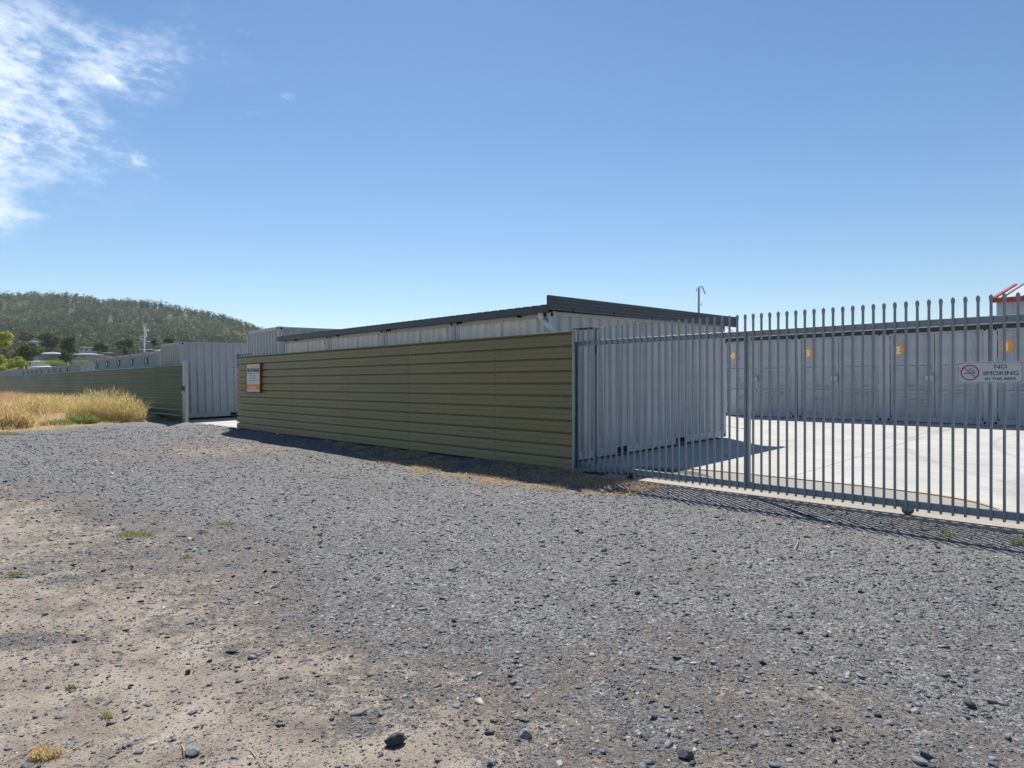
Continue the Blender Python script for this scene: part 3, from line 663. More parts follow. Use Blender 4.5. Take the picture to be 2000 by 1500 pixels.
# ------------------------------------------------------------------ metal fences
def fence_sheet(parent, a0, a1, z0, z1, pans, m, groove, screws=(), name='cladding_sheet'):
    """horizontal ribbed sheet; groove=True: ribs recessed (back of the sheet), else ribs stand proud"""
    p = (z1 - z0) / pans; pr = []
    for i in range(pans):
        b = z0 + i * p; d = 0.030
        if groove:
            pr += [(-.015, b), (-.010, b + p * .36), (-.0135, b + p * .375), (-.0135, b + p * .43), (-.009, b + p * .445), (-.002, b + p - .040), (.060, b + p - .040), (.060, b + p - .004), (-.015, b + p - .0035)]
        else:
            pr += [(0, b), (0, b + p - .062), (-.036, b + p - .054), (-.036, b + p - .046), (0, b + p - .004)]
    pr.append((-.015 if groove else 0, z1))
    mb = MB(); nseg = max(1, int((a1 - a0) / 1.2)); vs = []; n = len(pr)
    for k in range(nseg + 1):
        a = a0 + (a1 - a0) * k / nseg
        for (y, z) in pr: vs.append((a, y + 0.0, z))
    mb.add(vs, [(k * n + i, (k + 1) * n + i, (k + 1) * n + i + 1, k * n + i + 1) for k in range(nseg) for i in range(n - 1)])
    mb.cur = 1
    for sa in screws:
        for i in range(pans):
            for f in (.18, .6):
                zc = z0 + i * p + p * f; mb.tube((sa, -.017, zc), (sa, -.006, zc), .006, .007, 6)
    return part(name, mb, [m, M['screw']], parent, recalc=False)
f1 = thing('metal_fence', 'olive ribbed sheet-metal fence, the long near one carrying the self storage sign', 'fence', yard(0, 0, 0), YROT)
js = [-13.3, -12.15, -9.55, -6.95, -4.35, -1.75, -0.02]
for i in range(len(js) - 1):
    fence_sheet(f1, js[i] + (.0 if i == 0 else .001), js[i + 1] - .001, .07, 2.205, 11, M['olive'], True, (js[i + 1] - .04,) if i < len(js) - 2 else ())
mb = MB(); mb.box(-13.3, -.0, -.019, .045, 2.206, 2.222); part('capping', mb, M['olive'], f1)
for a in (-13.24, -9.6, -6.4, -3.2, -.35):
    mb = MB(); mb.box(a, a + .05, .060, .110, -.05, 2.16); part('post', mb, M['galv'], f1)
mb = MB(); mb.box(-.014, .012, -.010, .03, -.03, 2.225); part('end_post', mb, M['galv'], f1)
mb = MB(); mb.box(-1.0, -.10, -.004, .045, 2.223, 2.235); part('cap_strip', mb, M['pvc'], f1)
f2 = thing('metal_fence', 'glossy green ribbed sheet-metal fence running off to the far left behind the weeds', 'fence', yard(-18.06, 0, 0), YROT)
for i in range(12):
    fence_sheet(f2, -7.5 * (i + 1), -7.5 * i - .004, .09, 2.10, 10, M['olive2'], False)
    mb = MB(); mb.box(-7.5 * i - .05, -7.5 * i, .02, .08, 0, 2.0); part('post', mb, M['galv'], f2)
gp = thing('gatepost', 'galvanised steel gatepost and pipe with a padlock at the left gateway', 'gate post', yard(-17.98, -.02, 0.05), YROT)
mb = MB(); mb.box(-.02, .16, -.07, .07, 0, 2.16); part('square_post', mb, M['galv'], gp)
mb = MB(); mb.tube((.235, -.04, 0), (.235, -.04, 2.19), .055, .055, 16); mb.tube((.235, -.04, 2.19), (.235, -.04, 2.21), .062, .05, 16); part('pipe', mb, M['galv'], gp, smooth=False)
mb = MB(); mb.box(.14, .30, -.13, -.09, 1.12, 1.19); mb.box(.20, .27, -.17, -.10, 1.20, 1.27); mb.tube((.10, -.12, 1.16), (.17, -.12, 1.16), .035, .035, 10); part('latch', mb, M['rust'], gp)
mb = MB(); mb.box(.105, .165, -.15, -.11, 1.02, 1.11); part('padlock', mb, M['galv'], gp)
hb = thing('gate_bracket', 'dark blue guide bracket poking above the left end of the olive fence', 'bracket', yard(-13.6, .10, 2.22), YROT)
mb = MB(); mb.box(0, .05, 0, .05, -.35, .11); mb.box(.05, 1.1, .01, .03, .06, .085); mb.box(.05, 1.1, .01, .03, -.02, .0)
for i in range(5): mb.box(.2 + i * .2, .22 + i * .2, .012, .028, .0, .06)
part('bracket_frame', mb, M['blue'], hb)

# storage sign on the fence
sg = thing('storage_sign', 'white and orange self storage sign in a red frame on the olive fence', 'sign', yard(-12.52, -.018, 1.15), YROT)
Ws, Hs = 1.02, .845
mb = MB(); mb.box(.02, Ws - .02, -.030, -.010, .02, Hs - .02); part('panel', mb, M['sign'], sg)
mb = MB(); mb.box(0, Ws, -.045, .0, 0, .028); mb.box(0, Ws, -.045, 0, Hs - .028, Hs); mb.box(0, .035, -.044, 0, .028, Hs - .028); mb.box(Ws - .035, Ws, -.044, 0, .028, Hs - .028); part('frame', mb, M['redframe'], sg)
mb = MB(); mb.box(.045, Ws - .045, -.033, -.0302, .085, .245); part('orange_band', mb, M['amber'], sg)
put_text('lettering', 'SELF STORAGE', .135, (Ws / 2, -.033, .60), M['signink'], sg, .006, .93)
mb = MB(); mb.box(.05, Ws - .05, -.033, -.0302, .548, .558); part('rule_line', mb, M['signink'], sg)
mb = MB()
for i in range(7):
    x = .26 + i * .088; mb.prism([(x, .715), (x + .055, .715), (x + .075, .775), (x + .02, .775)], 'y', -.033, -.0302)
mb.prism([(.22, .70), (.86, .725), (.86, .735), (.22, .712)], 'y', -.034, -.0302)
part('brand_mark', mb, M['orange'], sg)
mb = MB()
for z, n_ in ((.475, 5), (.405, 6), (.335, 6)):
    for i in range(n_): mb.box(.26 + i * .085, .26 + i * .085 + .062, -.033, -.0302, z, z + .024)
part('small_print', mb, M['greyink'], sg)
mb = MB()
for i in range(8): mb.box(.25 + i * .062, .25 + i * .062 + .045, -.0365, -.0332, .115, .165)
part('phone_mark', mb, M['sign'], sg)

# ------------------------------------------------------------------ sliding gate
gt = thing('sliding_gate', 'grey steel palisade sliding gate with spear-topped pales and wheels', 'gate', yard(0, .12, 0), YROT)
A0, A1 = -.10, 8.4
def prail(z0, z1, y0=.026, y1=.066):
    mb = MB(); b = .004
    mb.prism([(y0, z0 + b), (y0 + b, z0), (y1 - b, z0), (y1, z0 + b), (y1, z1 - b), (y1 - b, z1), (y0 + b, z1), (y0, z1 - b)], 'x', A0, A1); return mb
part('top_rail', prail(2.001, 2.074), M['gatelight'], gt)
part('bottom_rail', prail(.077, .160), M['gatelight'], gt)
def pale_mesh():
    mb = MB(); h = .0118; b = .003
    o = [(-h + b, 0), (h - b, 0), (h, b), (h, 2 * h - b), (h - b, 2 * h), (-h + b, 2 * h), (-h, 2 * h - b), (-h, b)]
    mb.prism(o, 'z', .055, 2.217)
    # crimped spear head: flattened tube, wider than the stem, with a pointed top
    prof = [(-h, 2.215), (h, 2.215), (.0165, 2.230), (.0172, 2.258), (.013, 2.272), (.005, 2.279), (0, 2.286), (-.005, 2.279), (-.013, 2.272), (-.0172, 2.258), (-.0165, 2.230)]
    mb.prism(prof, 'y', .003, .0205); return mb
p0 = part('pale', pale_mesh(), M['gate'], gt)
ph = 5.47
npl = int((A1 - .05) / .1055)
first = ph - .1055 * int((ph + .06) / .1055)
for i in range(npl + 1):
    a = first + .1055 * i
    if a > A1 - .02: break
    if i == 0: p0.location.x = a; continue
    q_ = p0.copy(); col.objects.link(q_); q_.parent = gt; q_.location.x = a
for a in (2.70, 7.95):
    mb = MB(); mb.box(a, a + .075, .028, .068, .1602, 2.0028); part('stile', mb, M['galv'], gt)
for a in (A0, A1 - .05):
    mb = MB(); mb.box(a, a + .05, .028, .068, .1602, 2.0028); part('stile', mb, M['gatelight'], gt)
for a in (.95, 4.53):
    wm = MB(); wm.tube((a, .028, .056), (a, .058, .056), .056, .056, 28); wm.tube((a, .020, .056), (a, .066, .056), .015, .015, 12); w_ = part('wheel', wm, M['brown' if a > 2 else 'rust'], gt)
    bk = MB()
    for y in (.016, .066): bk.prism([(a - .085, .10), (a + .085, .10), (a + .03, .045), (a - .03, .045)], 'y', y, y + .005)
    part('wheel_bracket', bk, M['gate' if a > 2 else 'rust'], w_)
# guide post assembly at the gate's closing end
gd = thing('gate_guide_post', 'galvanised twin guide post with rusty top plate between olive fence and container', 'post', yard(.06, .235, 0), YROT)
mb = MB(); mb.box(.03, .06, 0, .03, 0, 2.23); part('post', mb, M['galv'], gd)
mb = MB(); mb.box(.145, .185, 0, .04, 0, 2.26); part('post', mb, M['dark'], gd)
mb = MB(); mb.box(-.16, .20, -.16, .07, 2.262, 2.27); part('top_plate', mb, M['rust'], gd)
mb = MB(); mb.box(.165, .33, .01, .08, 2.272, 2.284); part('cap_plate', mb, M['sign'], gd)
mb = MB(); mb.box(.165, .215, -.030, -.003, 1.87, 1.99); part('guide_roller', mb, M['black'], gd)
mb = MB(); mb.box(-.02, .35, -.05, .1, 0.001, .025); part('base_plate', mb, M['rust'], gd)
# no smoking sign
ns = thing('no_smoking_sign', 'white no smoking sign with red ring fixed to the sliding gate pales', 'sign', yard(4.985, .1165, 1.408), YROT)
ws, hs_ = .53, .212
def rrect(x0, x1, z0, z1, r, n=5):
    pts = []
    for cx, cz, a0_ in ((x1 - r, z0 + r, -90), (x1 - r, z1 - r, 0), (x0 + r, z1 - r, 90), (x0 + r, z0 + r, 180)):
        for i in range(n + 1): a_ = R(a0_ + 90 * i / n); pts.append((cx + r * math.cos(a_), cz + r * math.sin(a_)))
    return pts
mb = MB(); mb.prism(rrect(0, ws, 0, hs_, .014), 'y', -.004, -.001); part('plate', mb, M['sign'], ns)
def ringstrip(mb, outer, inner, y0, y1):
    n = len(outer); vs = [(p[0], y0, p[1]) for p in outer] + [(p[0], y0, p[1]) for p in inner] + [(p[0], y1, p[1]) for p in outer] + [(p[0], y1, p[1]) for p in inner]
    mb.add(vs, [(i, (i + 1) % n, n + (i + 1) % n, n + i) for i in range(n)] + [(i, (i + 1) % n, 2 * n + (i + 1) % n, 2 * n + i) for i in range(n)] + [(n + i, n + (i + 1) % n, 3 * n + (i + 1) % n, 3 * n + i) for i in range(n)])
mb = MB(); ringstrip(mb, rrect(.008, ws - .008, .008, hs_ - .008, .010), rrect(.0105, ws - .0105, .0105, hs_ - .0105, .008), -.0052, -.0042); part('border_line', mb, M['signink'], ns)
cx, cz = .104, hs_ / 2
circ = lambda r: [(cx + r * math.cos(2 * math.pi * i / 40), cz + r * math.sin(2 * math.pi * i / 40)) for i in range(40)]
mb = MB(); ringstrip(mb, circ(.078), circ(.067), -.0066, -.0042)
c45 = math.sqrt(.5); rr2 = .069; hw = .0042
mb.prism([(cx - rr2 * c45 - hw * c45, cz + rr2 * c45 - hw * c45), (cx + rr2 * c45 - hw * c45, cz - rr2 * c45 - hw * c45), (cx + rr2 * c45 + hw * c45, cz - rr2 * c45 + hw * c45), (cx - rr2 * c45 + hw * c45, cz + rr2 * c45 + hw * c45)], 'y', -.0068, -.0042)
part('prohibition_ring', mb, M['signred'], ns)
mb = MB(); mb.box(cx - .046, cx + .022, -.0055, -.0042, cz - .010, cz - .002); mb.box(cx + .025, cx + .045, -.0055, -.0042, cz - .010, cz - .002)
def curl(pts):
    for a_, b_ in zip(pts[:-1], pts[1:]):
        dx_ = b_[0] - a_[0]; dz_ = b_[1] - a_[1]; l_ = math.hypot(dx_, dz_); ox_ = -dz_ / l_ * .0022; oz_ = dx_ / l_ * .0022
        mb.prism([(a_[0] - ox_, a_[1] - oz_), (b_[0] - ox_, b_[1] - oz_), (b_[0] + ox_, b_[1] + oz_), (a_[0] + ox_, a_[1] + oz_)], 'y', -.0055, -.0042)
curl([(cx + .002, cz + .042), (cx - .006, cz + .034), (cx - .003, cz + .024), (cx + .006, cz + .018), (cx + .012, cz + .010), (cx + .026, cz + .010), (cx + .033, cz + .002)])
curl([(cx + .002, cz + .042), (cx + .014, cz + .040), (cx + .022, cz + .032), (cx + .022, cz + .022), (cx + .036, cz + .018), (cx + .042, cz + .008), (cx + .042, cz + .001)])
part('cigarette_symbol', mb, M['signink'], ns)
put_text('lettering', 'NO', .058, (.352, -.0058, .143), M['signink'], ns, .0, 1.15)
put_text('lettering', 'SMOKING', .058, (.352, -.0058, .078), M['signink'], ns, .0, 1.10)
put_text('lettering', 'IN THIS AREA', .040, (.352, -.0058, .030), M['signink'], ns, .0, 1.02)
mb = MB()
for x in (.03, ws / 2, ws - .02):
    for z in (.014, hs_ - .014): mb.disc((x, -.0042, z), .004, 'y', .002, 8)
part('rivet', mb, M['brown'], ns)

# ------------------------------------------------------------------ poles and far buildings
pl = thing('pipe_pole', 'thin dark pole with a curved cable at its top, beyond the roofed block', 'pole', yard(-3.75, 10.4, yz(10.4)), YROT)
zb = pl.location.z; zt = 4.39 - zb
mb = MB(); mb.tube((0, 0, 0), (0, 0, zt), .036, .030, 10); part('pole', mb, M['gate'], pl)
mb = MB(); pp = [(0, 0, zt), (.03, .02, zt + .03), (.08, .03, zt + .02), (.13, .03, zt - .05), (.17, .03, zt - .15), (.20, .03, zt - .22)]; mb.path(pp, .016, 6); part('cable', mb, M['gate'], pl)
mb = MB(); mb.path([(0, 0, zt - .1), (-.08, 0, zt - .1), (-.09, 0, zt - .02)], .010, 5); mb.path([(0, 0, zt - .55), (.09, 0, zt - .55), (.11, 0, zt - .48)], .010, 5); part('hook', mb, M['gate'], pl)
cp = thing('camera_pole', 'white security camera pole rising above the pale containers at left', 'pole', (-19.65, 34.5, 0.2), 0)
mb = MB(); mb.tube((0, 0, 0), (0, 0, 4.32), .045, .04, 10); part('pole', mb, M['pvc'], cp)
mb = MB(); mb.box(-.03, .22, -.06, .06, 4.02, 4.12); mb.tube((.05, 0, 3.72), (.05, 0, 3.98), .10, .05, 10); part('camera_head', mb, M['pvc'], cp)

def shed(name, label, loc, rot, Lx, Ly, hw, hr, wall, roof, trim, ribs=1.0):
    """gabled shed, ridge along local x"""
    s = thing(name, label, 'shed', loc, rot)
    mb = MB(); mb.prism([(0, 0), (Ly, 0), (Ly, hw), (Ly / 2, hr - .05), (0, hw)], 'x', 0, Lx)
    for i in range(int(Lx / 1.5)): mb.box(i * 1.5 + .6, i * 1.5 + .75, -.04, -.001, 0, hw)
    part('wall', mb, wall, s)
    ov = .16; mb = MB(); sl_ = (hr - hw) / (Ly / 2)
    for sgn in (0, 1):
        y0 = -ov if sgn == 0 else Ly + ov; z0 = hw - ov * sl_
        mb.add([(-ov, y0, z0), (Lx + ov, y0, z0), (Lx + ov, Ly / 2, hr), (-ov, Ly / 2, hr), (-ov, y0, z0 + .08), (Lx + ov, y0, z0 + .08), (Lx + ov, Ly / 2, hr + .08), (-ov, Ly / 2, hr + .08)],
               [(0, 1, 2, 3), (4, 5, 6, 7), (0, 1, 5, 4), (0, 3, 7, 4), (1, 2, 6, 5)])
    n_ = int(Lx / ribs)
    for i in range(n_):
        x0 = -ov + i * ribs + .4; y0 = -ov; z0 = hw - ov * sl_ + .08
        mb.cur = 1
        mb.add([(x0, y0, z0 + .0), (x0 + .09, y0, z0), (x0 + .09, Ly / 2, hr + .08), (x0, Ly / 2, hr + .08), (x0, y0, z0 + .06), (x0 + .09, y0, z0 + .06), (x0 + .09, Ly / 2, hr + .14), (x0, Ly / 2, hr + .14)], [(4, 5, 6, 7), (0, 1, 5, 4), (0, 3, 7, 4), (1, 2, 6, 5)])
    part('roof', mb, [roof, M['housewall']], s, recalc=False)
    mb = MB(); z0 = hw - ov * sl_
    mb.box(-ov - .05, Lx + ov, -ov - .13, -ov - .002, z0 - .16, z0 + .1); part('gutter', mb, trim, s)
    mb = MB()
    mb.add([(-ov - .06, -ov - .13, z0 - .16), (-ov - .06, Ly / 2, hr - .14), (-ov - .06, Ly / 2, hr + .16), (-ov - .06, -ov - .13, z0 + .14), (-ov + .12, -ov - .13, z0 - .16), (-ov + .12, Ly / 2, hr - .14), (-ov + .12, Ly / 2, hr + .16), (-ov + .12, -ov - .13, z0 + .14)],
           [(0, 1, 2, 3), (4, 5, 6, 7), (0, 1, 5, 4), (3, 2, 6, 7), (0, 3, 7, 4)])
    part('barge_board', mb, trim, s)
    return s
shed('warehouse', 'white warehouse with red gutter and ribbed white roof rising behind the numbered containers', (28.3 + .716 * .2 + .698 * .16, 38.0 + .698 * .2 - .716 * .16, 0), YROT, 18, 15.2, 6.38, 8.0, M['whitewall'], M['whiteroof'], M['redtrim'])
shed('distant_shed', 'distant white shed roof with red edge barely showing above the gate rail', (13.2, 70.5, 0), R(0), 14.6, 12, 6.3, 7.98, M['whitewall'], M['whiteroof'], M['redtrim'], 2)

# ------------------------------------------------------------------ grasses
M['straw'] = attr_mat('dry_grass', [(0.0, (0.34, 0.22, 0.12)), (0.3, (0.62, 0.41, 0.22)), (0.6, (0.72, 0.55, 0.30)), (0.8, (0.62, 0.58, 0.22)), (1.0, (0.46, 0.52, 0.16))], transl=0.5, rough=0.8)
M['green'] = attr_mat('green_weed', [(0.0, (0.10, 0.14, 0.04)), (0.5, (0.26, 0.31, 0.10)), (1.0, (0.50, 0.48, 0.18))], transl=0.35, rough=0.8)
def blades(name, P, h, lean, width, tone, m, curve_=0.5):
    n = len(P); th = rng.uniform(0, 2 * np.pi, n); ld = rng.uniform(0, 2 * np.pi, n)
    L3 = np.stack([np.cos(ld), np.sin(ld), np.zeros(n)], -1) * (lean * h)[:, None]; U = np.stack([np.cos(th), np.sin(th), np.zeros(n)], -1)
    lv = []
    for f, wf in ((0, 1.0), (0.5, 0.8), (1.0, 0.25)):
        c = P + np.stack([np.zeros(n), np.zeros(n), h * f * (1 - 0.25 * f * np.minimum(lean, 1.2))], -1) + L3 * (f ** 1.6)
        wd = (width * wf)[:, None] * U * 0.5
        lv += [c - wd, c + wd]
    V = np.stack(lv, 1).reshape(-1, 3); b = np.arange(n)[:, None, None] * 6
    Q = (b + np.array([[0, 1, 3, 2], [2, 3, 5, 4]])[None]).reshape(-1, 4)
    return bigmesh(name, V, Q, m, tone=np.repeat(tone, 6))
# dry grass on the verge
n = 90000
y = np.sqrt(rng.uniform(16 ** 2, 46 ** 2, n)); x = -12.5 - rng.random(n) ** 1.15 * (y * .9 - 6)
dx = x - OX; dy = y - OY; t = VX * dx + VY * dy; a = UX * dx + UY * dy
cl1 = fbm(x, y, 1.3, 3); cl2 = fbm(x + 20, y + 7, 0.45, 2)
keep = (verge(x, y) > 0.5) & (t < -0.15) & (cl2 > 0.30) & (rng.random(n) < (0.35 + 0.65 * sstep(cl1, 0.3, 0.6)))
x, y, t, a, cl1 = x[keep], y[keep], t[keep], a[keep], cl1[keep]
dist_edge = grass_edge(y) - x
hh = (0.10 + 0.36 * sstep(dist_edge, 0.3, 2.6) * sstep(cl1, 0.3, 0.62) + 0.1 * sstep(dist_edge, 2, 5)) * rng.uniform(.6, 1.25, len(x))
hh *= np.where(t > -1.3, 0.75, 1.0)
tone = np.clip(rng.normal(0.36, 0.16, len(x)) + 0.30 * sstep(fbm(x - 9, y + 3, 2.2, 3), 0.50, 0.66), 0, 1)
gr = blades('dry_grass', np.stack([x, y, gz(x, y) - .01], -1), hh, rng.uniform(.1, .8, len(x)), rng.uniform(.007, .018, len(x)), tone * .8, M['straw'])
struct(gr, 'stuff'); gr['label'] = 'long straw-coloured dry grass on the verge before the green fence'; gr['category'] = 'grass'
def bush(name, label, cat, cx_, cy_, rx_, ry_, h_, n, tone_mu, m, wid=(.010, .022), group=None):
    r_ = np.sqrt(rng.random(n)) ; th = rng.uniform(0, 2 * np.pi, n)
    ux, uy = r_ * np.cos(th), r_ * np.sin(th)
    x = cx_ + ux * rx_; y = cy_ + uy * ry_; hgt = h_ * np.sqrt(np.clip(1 - (r_ ** 2) * .8, 0, 1)) * rng.uniform(.45, 1.12, n)
    z = gz(x, y)
    # half the blades are short leaflets lifted through the bush's volume
    lift = np.where(rng.random(n) < (.78 if h_ > .6 else .55), rng.random(n) ** .8 * hgt * .92, 0)
    o = blades(name, np.stack([x, y, z + lift], -1), np.where(lift > 0, rng.uniform(.08, .22, n) * min(1, h_ / .8), hgt), rng.uniform(.15, 1.0, n), rng.uniform(wid[0], wid[1], n), np.clip(rng.normal(tone_mu, .2, n), 0, 1), m)
    return tag(o, label, cat, group)
bush('tall_weed', 'big yellow-green feathery weed clump at the right end of the dry grass', 'weed', -14.45, 23.0, 1.35, .8, 1.15, 8000, .64, M['straw'], (.007, .015))
bush('tall_weed', 'dark tussock at the foot of the big yellow-green weed clump', 'weed', -14.35, 21.6, .45, .35, .38, 1400, .6, M['green'])
bush('tall_weed', 'olive tussock low in the dry grass at the far left', 'weed', -15.4, 19.8, .65, .45, .65, 2600, .55, M['straw'])
bush('tall_weed', 'low grey-green weed patch at the front of the dry grass', 'weed', -14.6, 20.6, .55, .35, .22, 1500, .6, M['green'])
bush('tall_weed', 'yellow-green weeds in the middle of the dry grass strip', 'weed', -18.5, 25.5, 1.6, 1.0, .75, 4000, .7, M['straw'])
bush('tall_weed', 'short green weeds creeping onto the gravel at the far left edge', 'weed', -14.6, 18.15, .8, .25, .10, 1200, .7, M['green'])
# straw mat along the foot of the near fence
n = 22000
a = rng.uniform(-7.5, 1.7, n); t = -np.abs(rng.normal(0, .5, n)) - .02
ww = np.interp(a, [-7.5, -5, -2, 0, 1.7], [.25, .8, 1.5, 1.7, 1.0]); t = -rng.random(n) ** 1.3 * ww
x = OX + UX * a + VX * t; y = OY + UY * a + VY * t
keep = (fbm(x, y, .35, 3) > np.interp(a, [-7.5, -5, -3, 1.7], [.66, .52, .44, .45])) & ~((a > 0.05) & (t > -.06)); x, y = x[keep], y[keep]
o = blades('dry_grass', np.stack([x, y, gz(x, y) - .004], -1), rng.uniform(.02, .075, len(x)), rng.uniform(.8, 2.6, len(x)), rng.uniform(.004, .009, len(x)), np.clip(rng.normal(.36, .14, len(x)), 0, .7), M['straw'])
struct(o, 'stuff'); o['label'] = 'matted dry straw along the foot of the olive fence'; o['category'] = 'grass'
def tuft(label, X, Y, r_, h_, n, tone_, m='green', d=1.44):
    p = G(X, Y, d); bush('weed_tuft', label, 'weed', p[0], p[1], r_, r_ * .6, h_, n, tone_, M[m], (.003, .007), 'small weed tufts on the ground')
tuft('flat green and brown weed tuft where gravel meets tan dirt at left', 263, 1043, .16, .05, 500, .6)
tuft('small green weed tuft near the left edge on tan dirt', 32, 1122, .07, .05, 160, .5)
tuft('small yellow-green tuft at the edge of the gravel left of centre', 364, 1086, .06, .04, 160, .7)
tuft('bright green seedling on bare tan dirt lower left', 138, 1337, .025, .03, 90, .45)
tuft('dull green sprig on bare dirt above the bottom left straw', 207, 1392, .03, .03, 80, .7)
tuft('straw and green tuft beside dry stalks at the bottom left corner', 88, 1468, .06, .05, 260, .5, 'straw')
tuft('greenish tuft far left in the upper gravel', 443, 1024, .10, .04, 200, .75)
tuft('thin grey-green tuft in gravel below centre', 857, 1298, .035, .022, 60, .7)
tuft('weed tuft growing at the track strip edge left of two others under the gate', 1862, 1024, .07, .05, 260, .6)
tuft('middle weed tuft at the track strip edge under the gate', 1912, 1031, .07, .055, 260, .6)
tuft('tallest weed tuft at the track strip edge under the right end of the gate', 1945, 1034, .09, .08, 340, .55)
tuft('dry weed tuft in the gate rail shadow on the gravel', 1850, 1050, .08, .04, 240, .8)
tuft('weed tuft at the right edge of the photo beyond the gate shadow', 1992, 1066, .08, .06, 240, .55)
tuft('straw tuft standing at the foot of the olive fence end post', 1118, 922, .07, .13, 160, .5, 'straw')
tuft('small green sprig in the olive fence shadow near the gate', 1178, 944, .04, .05, 90, .6)
def stalk(label, pts, r_=.0022):
    mb = MB(); P_ = []
    for X, Y, zz2 in pts:
        p = G(X, Y, 1.44 - zz2); P_.append((p[0], p[1], float(gz(p[0], p[1])) + zz2 + .003))
    mb.path(P_, r_, 5); o = part('dry_stalk', mb, M['strawstalk']); tag(o, label, 'dry stalk', 'dry straw stalks lying on the dirt')
M['strawstalk'] = mat('straw_stalk', (0.50, 0.38, 0.22), None, 8, .8)
stalk('long bleached stalk on dirt at the bottom left corner', [(12, 1480, 0), (48, 1462, .012), (66, 1452, 0)])
stalk('bleached stalk crossing the dirt beside the bottom left tuft', [(90, 1474, 0), (130, 1462, .01), (178, 1436, 0)])
stalk('short pale twig beside the grey stone at bottom left', [(355, 1448, 0), (361, 1462, .02), (363, 1470, 0)])
stalk('pale stalk lying right of the grey stone at bottom left', [(488, 1460, 0), (500, 1474, .004)])
stalk('pale forked twig lying on gravel in front of the gate', [(1550, 1078, 0), (1556, 1066, .02), (1560, 1056, 0)], .005)

# ------------------------------------------------------------------ trees
def leaf_cloud(C, r_, per, size, rg=rng):
    """C: clump centres (n,3); r_: clump radii (n,3); returns verts, quads of small leaf faces through the volume"""
    n = len(C) * per
    d = rg.normal(0, 1, (n, 3)); d /= np.linalg.norm(d, axis=1)[:, None]; d *= (rg.random(n) ** .45)[:, None]
    c = np.repeat(C, per, 0) + d * np.repeat(r_, per, 0)
    u = rg.normal(0, 1, (n, 3)); u /= np.linalg.norm(u, axis=1)[:, None]; v = np.cross(u, rg.normal(0, 1, (n, 3))); v /= np.linalg.norm(v, axis=1)[:, None]
    s = (size * rg.uniform(.6, 1.4, n))[:, None]
    V = np.stack([c - u * s, c + v * s * .55, c + u * s, c - v * s * .55], 1).reshape(-1, 3)
    return V, np.arange(n * 4).reshape(-1, 4)
leaf_stops = [(0.0, (0.028, 0.040, 0.018)), (0.3, (0.060, 0.080, 0.030)), (0.55, (0.115, 0.125, 0.045)), (0.8, (0.21, 0.23, 0.065)), (1.0, (0.40, 0.38, 0.09))]
M['leaf'] = attr_mat('eucalypt_leaves', leaf_stops, transl=0.3, rough=0.6)
M['leafb'] = attr_mat('bright_leaves', [(0.0, (0.04, 0.07, 0.02)), (0.4, (0.11, 0.17, 0.04)), (0.75, (0.22, 0.31, 0.07)), (1.0, (0.44, 0.46, 0.10))], transl=0.35, rough=0.6)
# far forest on the hill: one mass
ft = 6000
fy = rng.uniform(330, 985, ft) ; fx = fy * rng.uniform(-.99, -.345, ft)
ridge_n = 420; ry = rng.uniform(915, 965, ridge_n); rx_ = ry * rng.uniform(-.99, -.37, ridge_n)
fx = np.concatenate([fx, rx_]); fy = np.concatenate([fy, ry])
fz = gz(fx, fy)
clear = (fbm(fx, fy, 60, 3) > .30) ; fx, fy, fz = fx[clear], fy[clear], fz[clear]
th_ = rng.uniform(6, 14.5, len(fx)) * (0.75 + .25 * sstep(fy, 400, 900))
K = 8; C = []; RR = []
for k in range(K):
    ang = rng.uniform(0, 2 * np.pi, len(fx)); rad = th_ * rng.uniform(.02, .27, len(fx)); hz = th_ * rng.uniform(.12 + .1 * k, .3 + .085 * k, len(fx))
    C.append(np.stack([fx + rad * np.cos(ang), fy + rad * np.sin(ang), fz + hz], -1)); q0 = th_ * rng.uniform(.09, .19, len(fx)); RR.append(np.stack([q0 * 1.2, q0 * 1.2, q0 * .7], -1))
C = np.stack(C, 1).reshape(-1, 3); RR = np.stack(RR, 1).reshape(-1, 3)
tt = np.clip(rng.normal(.50, .12, len(fx)) + .6 * (fbm(fx, fy, 60, 3) - .45), .02, .92)
V, Q = leaf_cloud(C, RR, 10, 0.66)
tone = np.clip(np.repeat(np.repeat(tt, K), 10 * 4) + np.repeat(rng.normal(0, .045, len(C)), 40), 0, 1)
# trunks
nt_ = len(fx); tv = []
for dxx, dyy in ((-1, 0), (0, 1), (1, 0), (0, -1)): tv += [np.stack([fx + dxx * .22, fy + dyy * .22, fz - 1], -1), np.stack([fx + dxx * .12, fy + dyy * .12, fz + th_ * .8], -1)]
TV = np.stack(tv, 1).reshape(-1, 3); TQ = (np.arange(nt_)[:, None, None] * 8 + np.array([[0, 2, 3, 1], [2, 4, 5, 3], [4, 6, 7, 5], [6, 0, 1, 7]])[None]).reshape(-1, 4) + len(V)
fo = bigmesh('forest', np.concatenate([V, TV]), np.concatenate([Q, TQ]), M['leaf'], tone=np.concatenate([tone, np.full(len(TV), .5)]), mat_idx=np.concatenate([np.zeros(len(Q)), np.ones(len(TQ))]))
fo.data.materials.append(M['bark']); struct(fo, 'stuff'); fo['label'] = 'eucalypt forest covering the distant hillside'; fo['category'] = 'forest'
